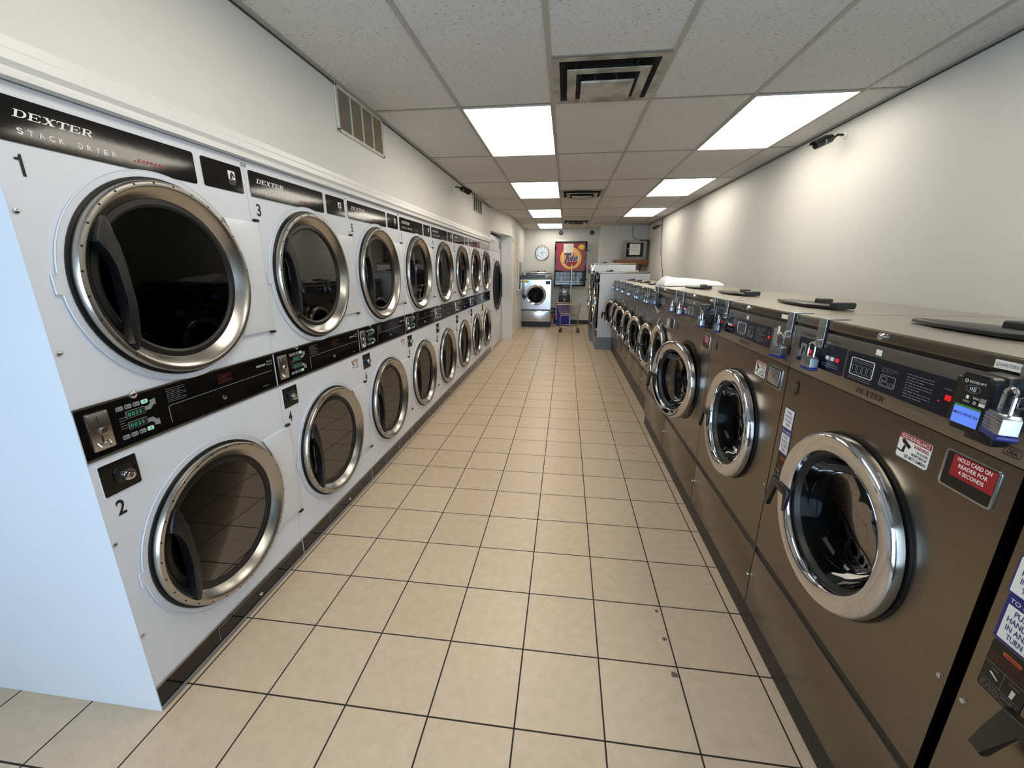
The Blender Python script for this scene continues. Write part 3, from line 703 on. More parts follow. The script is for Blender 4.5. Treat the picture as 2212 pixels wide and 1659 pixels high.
# ------------------------------------------------------------------ washers
def washer(name, label, W=.8164, H=1.3565, zb=.112, D=.68, R=.262, cz=.79, hs=1.0, lower=.39, side='steel', plinth='satin_black', front='steel', group=None,
           loc=(0, 0, 0), rz=0, angle=0.0, cat='washing machine', toe_in=.012, leds=True):
    t = thing(name, label, cat, loc, rz, group)
    h = W / 2 - .0025; s = R / .262; a = W / .8164
    zt = H; zl = H - .028 * hs; zp = H - .190 * hs         # lid bottom, panel bottom
    cu = .0
    mb = MB()
    mb.ring_plate(rect_pts(-h, h, lower + .012, zp - .003, cu, cz), cu, cz, .237 * s, -.03, 0, front)
    mb.box(-h, h, zb, lower - .022, -.03, 0, front, .004)
    mb.box(-h, -h + .003, zb, zl, -D, -.001, side); mb.box(h - .003, h, zb, zl, -D, -.001, side)
    mb.box(-h, h, zb, zl, -D, -D + .003, side); mb.box(-h, h, zb, zb + .003, -D, 0, side)
    body = mb.build('body', t)
    mb = MB(); mb.box(-h + .004, h - .004, lower - .022, lower + .012, -.03, -.006, 'satin_black'); mb.build('seam_strip', t)
    mb = MB(); mb.box(-h - .002, h + .002, 0, zb, -D + .02, -toe_in, plinth); mb.build('plinth', t)
    mb = MB()
    mb.box(-h, h, zl, zt, -D, .004, front, .003); mb.box(-h + .001, h - .001, zt - .001, zt + .0015, -D, .002, 'lid_steel')
    mb.box(-h + .004, h - .004, zl - .010, zl, -.03, -.008, 'satin_black')
    lid = mb.build('lid', t)
    mb = MB(); mb.lathe(.007 * a, zt - .013 * hs, [(.0095, .004), (.0095, .012), (.006, .016), (0, .014)], 'chrome', 18); mb.build('lock', lid)
    # control panel
    mb = MB(); mb.box(-h, h, zp, zl - .010, -.02, .003, 'panel_steel', .0015); mb.box(-h + .004, h - .004, zp - .003, zp, -.03, -.004, 'satin_black')
    cp = mb.build('control_panel', t)
    v1 = H - .070 * hs; v0 = H - .153 * hs; q = hs
    mb = MB(); mb.prism(rr(-.367 * a, -.117 * a, v0, v1, .006), .003, .0045, 'navy_panel')
    mb.prism(rr(-.350 * a, -.318 * a, v0 + .022 * q, v0 + .062 * q, .002), .0045, .0048, 'print_grey'); mb.flat([(-.345 * a, v0 + .024 * q), (-.342 * a, v0 + .045 * q), (-.334 * a, v0 + .058 * q), (-.325 * a, v0 + .046 * q), (-.322 * a, v0 + .032 * q), (-.332 * a, v0 + .040 * q), (-.332 * a, v0 + .024 * q)], .0052, 'print_black')
    for i, (uu, mm) in enumerate(((-.290, 'led_red'), (-.219, 'led_red'), (-.196, 'print_white'), (-.172, 'print_white'), (-.148, 'led_red'))):
        if i == 1: continue
        if not leds and mm == 'led_red': mm = 'dull_red_print'
        mb.prism(rr(uu * a - .007, uu * a + .007, v0 + .036 * q, v0 + .047 * q, .001, 1), .0045, .0065, mm)
    lines(mb, -.22 * a, -.14 * a, v0 + .012 * q, v0 + .026 * q, 2, .0049, 'print_grey', .25); mb.build('button_panel', cp)
    mb = MB(); mb.prism(rr(-.107 * a, .240 * a, v0, v1, .006), .003, .0045, 'navy_panel')
    mb.tube([(p[0], p[1], .0052) for p in rr(-.086 * a, .003 * a, v0 + .020 * q, v0 + .067 * q, .004, 3)], .0010, 'print_white', 5, closed=True)
    for i in range(4):
        x = (-.077 + .020 * i) * a; mb.tube([(p[0], p[1], .005) for p in rr(x, x + .014 * a, v0 + .026 * q, v0 + .048 * q, .002, 2)], .0006, 'print_grey', 4, closed=True)
    lines(mb, -.078 * a, .0, v0 + .053 * q, v0 + .063 * q, 2, .0049, 'print_grey', .25); lines(mb, -.088 * a, .0, v0 + .006 * q, v0 + .016 * q, 2, .0049, 'print_grey', .25)
    mb.tube([(p[0], p[1], .005) for p in rr(.032 * a, .082 * a, v0 + .017 * q, v0 + .046 * q, .004, 3)], .0008, 'print_grey', 5, closed=True)
    mb.tube([(p[0], p[1], .005) for p in rr(.038 * a, .054 * a, v0 + .031 * q, v0 + .042 * q, .002, 3)], .0006, 'print_grey', 5, closed=True)
    mb.tube([(p[0], p[1], .005) for p in rr(.038 * a, .062 * a, v0 + .020 * q, v0 + .029 * q, .002, 3)], .0006, 'print_grey', 5, closed=True)
    mb.tube([(p[0], p[1], .005) for p in rr(.066 * a, .078 * a, v0 + .019 * q, v0 + .030 * q, .005, 3)], .0006, 'print_grey', 5, closed=True)
    lines(mb, .03 * a, .085 * a, v0 + .052 * q, v0 + .066 * q, 3, .0049, 'print_grey', .2); lines(mb, .112 * a, .188 * a, v0 + .010 * q, v0 + .070 * q, 9, .0049, 'print_grey', .22)
    mb.text('INSERT', .216 * a, .236 * a, v0 + .058 * q, v0 + .062 * q, .0049, 'print_grey')
    mb.prism(rr(.222 * a, .236 * a, v0 + .036 * q, v0 + .048 * q, .001, 1), .0045, .0055, 'led_red' if leds else 'rubber'); mb.lathe(.208 * a, v0 + .030 * q, [(.0022, .0045), (0, .006)], 'led_red' if leds else 'rubber', 8)
    mb.build('display_panel', cp)
    mb = MB(); slab_word(mb, 'DEXTER', -.048 * a, .058 * a, zp + .013 * q, zp + .026 * q, .0035, 'print_black', .3)
    x = -.046 * a
    for ch in 'COMMERCIAL WASHER':
        if ch != ' ': mb.text(ch, x, x + .0038 * a, zp + .006 * q, zp + .0095 * q, .0035, 'print_grey')
        x += .0064 * a
    mb.text('LOAD', -.222 * a, -.150 * a, v1 + .006 * q, v1 + .014 * q, .0035, 'print_black'); mb.text('TRIPLE', -.362 * a, -.235 * a, v1 + .006 * q, v1 + .014 * q, .0035, 'print_black', shear=.3)
    lines(mb, .135 * a, .205 * a, zp + .016 * q, zp + .026 * q, 2, .0035, 'print_grey', .25)
    mb.tube([(p[0], p[1], .0035) for p in rr(.364 * a, .394 * a, zp + .014 * q, zp + .030 * q, .001, 1)], .0005, 'print_black', 4, closed=True)
    mb.text('MADE IN', .368 * a, .390 * a, zp + .0245 * q, zp + .0275 * q, .0035, 'print_black'); mb.text('USA', .369 * a, .389 * a, zp + .017 * q, zp + .0225 * q, .0035, 'print_black', bold=.02)
    mb.build('lettering', cp)
    # number area is added per machine; coin box recess
    v0c, v1c = cz + .273 * s, cz + .355 * s
    mb = MB(); mb.prism(rr(.258 * a, .376 * a, v0c, v1c, .007), .0, .0030, 'galvanised', .002); mb.flat(rr(.264 * a, .371 * a, v0c + .004, v1c - .003, .004), .0033, 'rubber')
    cb = mb.build('coin_box', t)
    for su, sv in ((.392 * a, cz - .118), (.392 * a, cz - .55 * s), (-.392 * a, cz - .118)):
        if sv < zb + .03: continue
        mb = MB(); mb.lathe(su, sv, [(.006, 0), (.005, .004), (0, .005)], 'chrome', 12); mb.build('screw', t)
    # dispenser lid on top
    mb = MB(); zt2 = zt + .0015
    def top(p): return (p[0], zt2 + p[2], -p[1])        # (u, depth, height)
    P = [(-.205, .215), (-.19, .20), (-.06, .175), (.10, .170), (.125, .178), (.235, .215), (.235, .285), (.11, .300), (-.05, .300), (-.19, .245), (-.205, .238)]
    mb.prism([(x * a, y) for x, y in P], .004, .014, 'black_plastic', .003, xf=top)
    mb.prism([(x * a, y) for x, y in [(-.12, .20), (.14, .195), (.15, .28), (-.12, .28)]], .0, .006, 'black_plastic', xf=top)
    mb.prism([(x * a, y) for x, y in [(.205, .21), (.24, .215), (.24, .285), (.205, .29)]], .008, .029, 'black_plastic', .005, xf=top)
    mb.prism([(x * a, y) for x, y in [(.0, .265), (.06, .265), (.06, .305), (.0, .305)]], .010, .032, 'black_plastic', .005, xf=top)
    mb.build('dispenser_lid', t)
    # drum and seal
    mb = MB(); mb.lathe(cu, cz, [(.266 * s, .0), (.266 * s, .006), (.240 * s, .007), (.236 * s, -.01), (.215 * s, -.03), (.205 * s, -.09)], 'rubber', 72); mb.build('door_seal', t)
    mb = MB(); mb.lathe(0, 0, [(.205 * s, -.09), (.24 * s, -.095), (.24 * s, -.42), (.002, -.42)], 'perforated_drum', 48)
    for i in range(3):
        b = 2 * PI * i / 3 + .5; mb.tube([(.225 * s * math.cos(b), .225 * s * math.sin(b), -.1), (.225 * s * math.cos(b), .225 * s * math.sin(b), -.41)], .022 * s, 'drum_steel', 8)
    mb.build('drum', t, loc=(cu, 0, cz))
    # door, hinged on the right
    hu = cu + .268 * s
    mb = MB(); x = -.268 * s; y = 0.0
    prof = [(.258, .007), (.2615, .010), (.2615, .030), (.258, .037), (.252, .041), (.2505, .042), (.208, .036), (.205, .034), (.203, .028), (.201, .016)]
    mb.lathe(x, y, [(r * s, w_ * (.6 + .4 * s)) for r, w_ in prof], 'chrome', 96)
    mb.lathe(x, y, [(.258 * s, .007), (.20 * s, .002), (.186 * s, -.01)], 'chrome', 48)
    door = mb.build('door', t, loc=(hu, -.002, cz)); door.rotation_euler = (0, 0, angle)
    mb = MB(); mb.lathe(x, y, [(.2015 * s, .019), (.194 * s, .016), (.186 * s, .002), (.180 * s, -.012), (.176 * s, -.03)], 'rubber', 64); mb.build('window_gasket', door)
    mb = MB(); mb.lathe(x, y, [(.184 * s, .002), (.176 * s, -.02), (.165 * s, -.055), (.13 * s, -.080), (.07 * s, -.092), (.001, -.095)], 'clear_glass', 56); mb.build('glass', door)
    mb = MB(); e = x - .252 * s
    mb.tube([(e + .02, -.01, .02), (e + .018, -.01, .040)], .010, 'chrome', 10)
    mb.prism([(e - .016, .014), (e + .030, .010), (e + .040, -.004), (e + .034, -.074), (e + .024, -.076), (e + .022, -.016), (e - .040, -.012), (e - .072, -.112), (e - .098, -.110), (e - .086, -.060), (e - .070, .012)], .032, .046, 'black_plastic', .004, xf=lambda p: (p[0] + .026, p[1] - .022, p[2]))
    mb.build('handle', door)
    mb = MB()
    if s < .95: mb.tube([(x + .05 * s, .262 * s, .0), (x + .05 * s, .272 * s, .012), (x + .04 * s, .268 * s, .024)], .007, 'rubber', 8)
    if s < .95: mb.build('latch', door)
    t['a'] = a; t['s'] = s
    return t
def hasp(t, u, zt, side_left=True):
    mb = MB(); mb.box(u - .020, u + .020, zt - .090, zt + .004, .0055, .0085, 'galvanised', .001); mb.box(u - .020, u + .020, zt + .0018, zt + .0045, -.06, .0085, 'galvanised', .001)
    mb.box(u + .019, u + .021, zt - .06, zt + .002, -.0, .007, 'rubber')
    mb.tube([(u + .004, zt - .064, .008), (u + .006, zt - .064, .022), (u + .006, zt - .084, .022), (u + .004, zt - .084, .008)], .0025, 'chrome', 6)
    for k in range(2): mb.lathe(u - .008 + .016 * k, zt - .02, [(.003, .0085), (0, .010)], 'chrome', 8)
    o = mb.build('hasp', t); o['own'] = 1; return o
PADLOCK = []
def padlock(t, u, v_top, w_, label, rz=0.0, size=1.0, bright=False):
    """laminated steel padlock hanging by its shackle; top of the shackle at v_top"""
    m = t.matrix_basis if False else None
    base = Matrix.Translation(t.location) @ Matrix.Rotation(t.rotation_euler.z, 4, 'Z')
    p = base @ Vector((u, -w_, v_top))
    if not PADLOCK:
        L = thing('padlock', label, 'padlock', p, t.rotation_euler.z + rz, 'steel padlocks hanging on the washers')
        mb = MB(); mb.prism([(-.024, -.083), (.024, -.083), (.027, -.080), (.027, -.053), (.020, -.047), (-.020, -.047), (-.027, -.053), (-.027, -.080)], -.012, .012, 'lock_steel', .002)
        for i in range(5): mb.tube([(-.027, -.079 + .006 * i, .0122), (.027, -.079 + .006 * i, .0122)], .0005, 'print_grey', 4)
        for a in (-.018, 0, .018): mb.lathe(a, -.0, [(.0, 0)], 'chrome', 3) if False else None
        mb.build('lock_body', L)
        mb = MB(); mb.prism(rr(-.0285, .0285, -.092, -.081, .004, 3), -.0135, .0135, 'navy', .003); mb.build('bumper', L)
        mb = MB(); P = [(-.0165, -.05, 0), (-.0165, -.017, 0)] + [(.0165 * math.cos(PI - PI * i / 10), -.017 + .0135 * math.sin(PI * i / 10), 0) for i in range(1, 10)] + [(.0165, -.017, 0), (.0165, -.05, 0)]
        mb.tube(P, .0035, 'chrome', 8); mb.build('shackle', L)
        PADLOCK.append(L)
    else:
        L = dup(PADLOCK[0], p, t.rotation_euler.z + rz, label)
    L.scale = (size,) * 3
    return L
def card_reader(t, u0, u1, v0, v1, wd):
    mb = MB(); mb.prism(rr(u0, u1, v0, v1, .012), .004, wd, 'black_plastic', .008); mb.box(u0 + .012, u1 - .006, v0 - .022, v0 + .02, .003, wd * .5, 'rubber', .003)
    mb.box(u0 + .02, u1 + .004, v1 - .03, v1 + .004, .003, wd * .7, 'rubber', .006)
    c = mb.build('card_reader', t); c['own'] = 1
    W_ = u1 - u0; H_ = v1 - v0
    mb = MB(); mb.flat([(u0 + .14 * W_, v0 + .1 * H_), (u0 + .88 * W_, v0 + .1 * H_), (u0 + .88 * W_, v0 + .40 * H_), (u0 + .14 * W_, v0 + .40 * H_)], wd + .0006, 'screen_blue')
    mb.flat([(u0 + .14 * W_, v0 + .40 * H_), (u0 + .88 * W_, v0 + .40 * H_), (u0 + .88 * W_, v0 + .44 * H_), (u0 + .14 * W_, v0 + .44 * H_)], wd + .0006, 'screen_green')
    mb.text('MACHINE IN', u0 + .18 * W_, u0 + .84 * W_, v0 + .26 * H_, v0 + .31 * H_, wd + .0012, 'navy', bold=.01); o = mb.build('screen', c); o['own'] = 1
    mb = MB(); mb.text('KIOSOFT', u0 + .36 * W_, u0 + .80 * W_, v0 + .84 * H_, v0 + .88 * H_, wd + .0006, 'print_white', bold=.01)
    mb.tube([(u0 + .27 * W_ + .0028 * math.cos(b * PI / 5), v0 + .86 * H_ + .0028 * math.sin(b * PI / 5), wd + .0004) for b in range(10)], .0006, 'print_white', 4, closed=True)
    mb.tube([(u0 + .5 * W_ + .014 * math.cos(b * PI / 10), v0 + .74 * H_ + .0075 * math.sin(b * PI / 10), wd + .0004) for b in range(20)], .0004, 'print_grey', 4, closed=True)
    for i in range(4): mb.tube([(u0 + (.42 + .045 * i) * W_, v0 + (.715 - .006 * i) * H_, wd + .0005), (u0 + (.435 + .048 * i) * W_, v0 + .74 * H_, wd + .0005), (u0 + (.42 + .045 * i) * W_, v0 + (.765 + .006 * i) * H_, wd + .0005)], .0006, 'print_white', 4)
    mb.text('MOBILE', u0 + .33 * W_, u0 + .50 * W_, v0 + .50 * H_, v0 + .53 * H_, wd + .0006, 'print_white'); mb.box(u0 + .38 * W_, u0 + .45 * W_, v0 + .56 * H_, v0 + .62 * H_, wd, wd + .0006, 'print_white')
    mb.text('VISA', u0 + .56 * W_, u0 + .74 * W_, v0 + .58 * H_, v0 + .62 * H_, wd + .0006, 'print_white', bold=.01); mb.box(u0 + .76 * W_, u0 + .92 * W_, v0 + .56 * H_, v0 + .63 * H_, wd, wd + .0006, 'print_grey')
    mb.box(u0 + .76 * W_, u0 + .92 * W_, v0 + .49 * H_, v0 + .545 * H_, wd, wd + .0006, 'print_white'); mb.lathe(u0 + .64 * W_, v0 + .52 * H_, [(.003, wd + .0006), (.0018, wd + .0006)], 'print_white', 12)
    o = mb.build('lettering', c); o['own'] = 1
def push_labels(t, u0=-.380):
    for k, (va, vb, off) in enumerate(((.943, 1.022, 0), (.846, .942, .004))):
        mb = MB(); x0 = u0 + off; x1 = x0 + .066
        if k == 1: mb.prism(rr(x0, x1, va, vb, .004), 0, .001, 'navy'); mb.text('TO OPEN', x0 + .006, x1 - .006, vb - .014, vb - .006, .0014, 'print_white'); mb.flat([(x0 + .006, va + .005), (x1 - .005, va + .005), (x1 - .005, vb - .019), (x0 + .006, vb - .019)], .0014, 'print_white'); top = vb - .022; bt = va + .008
        else: mb.prism(rr(x0, x1, va, vb, .004), 0, .001, 'navy'); mb.flat([(x0 + .003, va + .004), (x1 - .003, va + .004), (x1 - .003, vb - .003), (x0 + .003, vb - .003)], .0014, 'print_white'); top = vb - .008; bt = va + .009
        hh = (top - bt) / 4
        for i, sx in enumerate(('PUSH', 'HANDLE', 'IN AND', 'TURN')):
            hw = (.014, .022, .020, .014)[i]; c = (x0 + x1) / 2 + .001; mb.text(sx, c - hw, c + hw, top - (i + .82) * hh, top - (i + .12) * hh, .0018, 'navy', bold=.012)
        o = mb.build('instruction_sticker', t); o['own'] = 1
    mb = MB(); x0 = u0 + .008; x1 = x0 + .074; va, vb = .735, .843
    mb.prism(rr(x0, x1, va, vb, .004), 0, .001, 'rubber'); mb.prism(rr(x0 + .022, x0 + .054, vb - .018, vb - .010, .003, 3), .001, .0014, 'print_orange'); mb.text('WARNING', x0 + .025, x0 + .051, vb - .0165, vb - .0118, .0018, 'print_black')
    lines(mb, x0 + .004, x1 - .004, vb - .044, vb - .021, 4, .0014, 'dull_red_print', .3); lines(mb, x0 + .004, x1 - .004, va + .003, va + .020, 4, .0014, 'print_grey', .3)
    mb.box(x0 + .001, x1 - .001, va + .023, va + .0236, .001, .0014, 'print_grey'); mb.box(x0 + .001, x1 - .001, vb - .049, vb - .0484, .001, .0014, 'print_grey'); mb.box(x0 + .036, x0 + .0366, va + .024, vb - .049, .001, .0014, 'print_grey')
    mb.flat([(x0 + .012, va + .042), (x0 + .016, va + .044), (x0 + .030, va + .036), (x0 + .028, va + .034)], .0014, 'print_white'); mb.flat([(x0 + .052, va + .027), (x0 + .058, va + .027), (x0 + .060, va + .043), (x0 + .053, va + .044)], .0014, 'print_white')
    mb.text('OPEN', x0 + .014, x0 + .026, va + .049, va + .053, .0014, 'print_grey'); mb.text('LOCKED', x0 + .046, x0 + .064, va + .049, va + .053, .0014, 'print_grey')
    o = mb.build('warning_label', t); o['own'] = 1
def wnumber(t, n, v0=1.079, u0=-.345, hh=.050, ww=.024):
    mb = MB(); mb.text(str(n), u0, u0 + ww * len(str(n)), v0, v0 + hh, .0015, 'print_black', bold=.015); o = mb.build('number_decal', t); o['own'] = 1
def hold_card(t, v0, v1):
    mb = MB(); mb.flat([(.279, v0 + .030), (.371, v0 + .030), (.371, v1 - .005), (.279, v1 - .005)], .0038, 'print_red')
    for i, sx in enumerate(('HOLD CARD ON', 'READER FOR', '4 SECONDS')):
        hw = (.036, .031, .027)[i]; y = v1 - .0165 - .0135 * i; mb.text(sx, .325 - hw, .325 + hw, y, y + .0085, .0042, 'print_white', bold=.02)
    o = mb.build('card_sticker', t); o['own'] = 1
def small_sticker(t, u0, u1, v0, v1, m='paper', txt=None, w_=.0045, name='sticker'):
    mb = MB(); mb.box(u0, u1, v0, v1, w_ - .001, w_, m)
    if txt: mb.text(txt, u0 + .003, u1 - .002, v0 + (v1 - v0) * .25, v1 - (v1 - v0) * .25, w_ + .0004, 'print_grey', bold=.01)
    o = mb.build(name, t); o['own'] = 1

WX, WW = .83, .8164
wc = lambda k: 1.181 + WW * k       # centre of large washer k (0 = number 3)
w3 = washer('front_load_washer', 'large stainless washer numbered 3, with red stickers and a black card reader', group='large stainless washers along the right wall', loc=(WX, wc(0), 0), rz=-PI / 2)
labels = {1: 'large stainless washer numbered 4, door closed, second complete washer from the camera', 2: 'large stainless washer numbered 5, its chrome porthole door standing ajar',
          3: 'large stainless washer just beyond the open-doored one, under the folded white sheet', -1: 'large stainless washer cut off by the right edge, only its left strip showing'}
ws = {0: w3}
for k in (1, 2, 3, -1):
    ws[k] = dup(w3, (WX, wc(k) - (.022 if k < 0 else 0), 0), -PI / 2, labels[k])
for k, t in ws.items():
    for uu in ((-.250, .372) if k != -1 else (-.250,)): hasp(t, uu, 1.3565)
def set_door(t, ang):
    for c in t.children:
        if c.name.split('.')[0] == 'door': c.rotation_euler = (0, 0, math.radians(ang))
set_door(ws[2], 15)
wnumber(w3, 3); wnumber(ws[1], 4); wnumber(ws[2], 5)
push_labels(w3); push_labels(ws[-1], -.392)
sticker_surveillance(w3, .134, 1.070); sticker_surveillance(ws[1], .150, 1.075); sticker_surveillance(ws[3], .150, 1.07)
hold_card(w3, 1.063, 1.145); hold_card(ws[2], 1.063, 1.145)
mb = MB(); mb.prism(rr(.275, .365, 1.075, 1.138, .004), .0034, .006, 'galvanised', .002); mb.lathe(.325, 1.108, [(.006, .006), (.006, .009), (0, .009)], 'steel', 12); mb.build('coin_door', ws[1])
for t in (w3, ws[1], ws[2]): small_sticker(t, -.004, .016, 1.293, 1.308)
small_sticker(w3, .300, .372, 1.331, 1.347, 'paper', 'QUARTERS ONLY', .0052); small_sticker(ws[1], .300, .350, 1.331, 1.347, w_=.0052); small_sticker(ws[2], .300, .345, 1.333, 1.347, w_=.0052)
small_sticker(ws[1], .262, .283, 1.185, 1.290, 'print_grey'); small_sticker(ws[1], .288, .305, 1.262, 1.300, 'paper'); small_sticker(ws[-1], -.33, -.27, .965, 1.03, 'paper', w_=.001)
mb = MB(); mb.tube([(-.20, 1.235, .03), (-.17, 1.19, .035), (-.12, 1.165, .03), (-.06, 1.15, .035), (-.02, 1.165, .03)], .0035, 'white_trim', 6); mb.tube([(-.10, 1.10, .004), (-.06, 1.06, .03), (.0, 1.035, .035), (.06, 1.05, .03), (.09, 1.08, .02)], .0035, 'white_trim', 6); mb.build('cord', ws[3])
card_reader(w3, .298, .370, 1.212, 1.323, .058); card_reader(ws[2], .290, .362, 1.205, 1.316, .058); card_reader(ws[3], -.22, -.15, 1.20, 1.30, .04)
padlock(w3, -.243, 1.287, .029, 'padlock hanging at the left corner of washer 3, over its navy button panel')
padlock(w3, .414, 1.322, .072, 'largest padlock, at the far right edge beside the blue card reader screen', size=1.0, rz=-.35)
padlock(ws[1], -.250, 1.287, .038, 'padlock with a bright face at the left corner of washer 4', rz=-.5)
padlock(ws[1], .382, 1.287, .036, 'padlock at the right corner of washer 4, beside yellowed stickers', rz=.2)
padlock(ws[2], -.250, 1.287, .029, 'padlock at the left corner of the washer with the open door')
padlock(ws[2], .395, 1.290, .070, 'padlock in front of the card reader of the open-doored washer')
padlock(ws[3], -.250, 1.287, .029, 'padlock at the left corner of the farthest large washer, above its navy panel')
padlock(ws[3], .362, 1.287, .029, 'padlock at the right corner of the farthest large washer')

# smaller double-load washers beyond
SX, SW = .90, .656
s0 = washer('small_washer', 'x', W=SW, H=1.311, zb=.175, D=.62, R=.222, cz=.752, hs=.92, lower=.43, loc=(SX, 4.04 + SW / 2, 0), rz=-PI / 2, group='smaller stainless washers along the right wall', toe_in=.008, leds=False)
ords = ['nearest', 'second', 'third', 'fourth', 'fifth', 'farthest']; sw = [s0]
slab_ = ['smaller stainless washer nearest the camera, next to the last large washer', 'second of the smaller stainless washers, counted from the large washers',
         'third of the smaller stainless washers, counted from the large washers', 'fourth smaller stainless washer from the large ones, third from the white cabinet',
         'smaller stainless washer last but one before the white-sided machine', 'farthest of the smaller stainless washers, touching the white-sided machine']
s0['label'] = slab_[0]
for k in range(1, 6): sw.append(dup(s0, (SX, 4.04 + SW * (k + .5), 0), -PI / 2, slab_[k]))
for k, t in enumerate(sw):
    hasp(t, -.26, 1.311); hasp(t, .27, 1.311)
    set_door(t, (8, 12, 10, 14, 12, 20)[k])
    padlock(t, -.255, 1.24, .029, 'padlock at the left corner of the %s smaller stainless washer' % ords[k]); padlock(t, .27, 1.24, .029, 'padlock at the right corner of the %s smaller stainless washer' % ords[k])
sticker_surveillance(sw[0], .10, .985)

# washer at the back wall, facing the aisle
bw = washer('front_load_washer', 'bright mirror-finish washer standing alone at the back wall under the clock', W=.78, H=1.42, zb=.15, D=.72, R=.262, cz=.838, hs=1.0, lower=.456, front='bright_steel', side='bright_steel', plinth='satin_black',
            loc=(-.76, 10.97, 0), rz=0, leds=False)
small_sticker(bw, .25, .37, 1.12, 1.20, 'navy', w_=.004); small_sticker(bw, -.37, -.30, .86, .97, 'print_grey', w_=.002); small_sticker(bw, -.37, -.30, .76, .86, 'navy', w_=.002); small_sticker(bw, -.34, -.20, 1.15, 1.21, 'yellow', w_=.002)
small_sticker(bw, -.33, -.28, 1.345, 1.40, 'paper', w_=.008)

# white sided large machines on the right, behind the small washers
def tall_washer(label, y0, W, H, zb, X=.60, D=.93, first=True):
    t = washer('tall_washer', label, W=W, H=H, zb=zb, D=D, R=.30, cz=.86, hs=1.15, lower=.40, side='white_enamel', front='panel_steel', plinth='grey_plinth', loc=(X, y0 + W / 2, 0), rz=-PI / 2, toe_in=.004, leds=False)
    return t
tw1 = tall_washer('wide white-sided washer whose blank side faces the camera, on a grey plinth', 8.0, .92, 1.455, .235)
tw2 = tall_washer('taller white-sided washer standing behind the wide white one', 8.94, .92, 1.615, .235, X=.56, D=.85)
mb = MB(); mb.box(-.455, .457, .137, .234, -.9, -.0015, 'galvanised', .003); o = mb.build('metal_skirt', tw1)
mb = MB(); mb.box(-.458, .458, 1.25, 1.44, -.05, .06, 'gloss_black', .02); mb.build('control_hood', tw1)
mb = MB(); mb.box(-.458, .458, 1.40, 1.60, -.05, .06, 'bright_steel', .02); mb.build('control_hood', tw2)
mb = MB(); mb.prism([(x, y) for x, y in rr(-.17, .17, -.12, .12, .03)], 0, .018, 'white_trim', .006); mb.prism(rr(-.15, .15, -.10, .10, .03), .016, .022, 'white_trim', .003)
o = mb.build('shallow_tray', None, 'world')
for v in o.data.vertices: v.co = (v.co.x, v.co.y, v.co.z)
o.location = (1.18, 8.30, 1.459); tag(o, 'shallow white tray lying on top of the wide white-sided washer', 'tray')
mb = MB()
mb.box(-.46, -.457, .3, 1.56, -.83, -.02, 'white_enamel'); mb.build('side_panel', tw2)

# ------------------------------------------------------------------ large dryer in the alcove
def big_dryer():
    t = thing('single_dryer', 'tall white single dryer with one huge black-rimmed door, set in the alcove', 'dryer', (DX - .01, 8.24, 0), PI / 2)
    W_ = 1.26; h = W_ / 2; cu, cv = .135, 1.18
    mb = MB(); mb.ring_plate(rect_pts(-h, h, .02, 1.825, cu, cv), cu, cv, .40, -.03, 0, 'white_enamel')
    mb.box(-h, -h + .004, 0, 2.1, -.9, -.001, 'white_enamel'); mb.box(h - .004, h, 0, 2.1, -.9, -.001, 'white_enamel'); mb.box(-h, h, 2.096, 2.1, -.9, -.001, 'white_enamel'); mb.box(-h, h, 0, 2.1, -.9, -.896, 'white_enamel'); mb.build('cabinet', t)
    mb = MB(); mb.box(-h, h, 1.83, 2.098, -.03, .003, 'white_enamel', .003); c = mb.build('control_panel', t)
    mb = MB()
    mb.box(-.30, -.24, 1.97, 2.02, .003, .005, 'print_black'); mb.box(.02, .06, 1.93, 2.02, .003, .005, 'print_grey'); mb.box(.47, .56, 1.88, 2.04, .003, .005, 'print_black')
    for i in range(5): mb.box(.30, .40, 1.90 + .03 * i, 1.912 + .03 * i, .003, .005, 'print_grey')
    mb.build('display', c)
    mb = MB(); mb.lathe(cu, cv, [(.48, .0), (.48, .020), (.46, .030), (.42, .028), (.385, .012), (.38, .0)], 'black_plastic', 80); d = mb.build('door', t)
    mb = MB(); mb.lathe(cu, cv, [(.39, .006), (.001, .006)], 'black_glass', 64); mb.build('glass', d)
    mb = MB(); mb.prism([(cu + .40, 1.42), (cu + .43, 1.40), (cu + .43, .92), (cu + .40, .94)], .02, .045, 'black_plastic', .008); mb.build('handle', d)
    mb = MB(); mb.lathe(0, 0, [(.41, -.03), (.46, -.04), (.46, -.7), (.002, -.7)], 'perforated_dark', 48); mb.build('drum', t, loc=(cu, 0, cv))
    mb = MB(); mb.prism([(.0, .03), (.58, .03), (.58, .52), (.12, .52), (.0, .44)], 0, .006, 'white_enamel', .003); p = mb.build('lower_panel', t)
    mb = MB(); mb.lathe(.30, .45, [(.012, .006), (.012, .012), (0, .012)], 'chrome', 12); mb.build('lock', p)
    mb = MB(); mb.box(-.2, -.14, 1.60, 1.70, 0, .002, 'print_grey'); mb.build('emblem', t)
big_dryer()

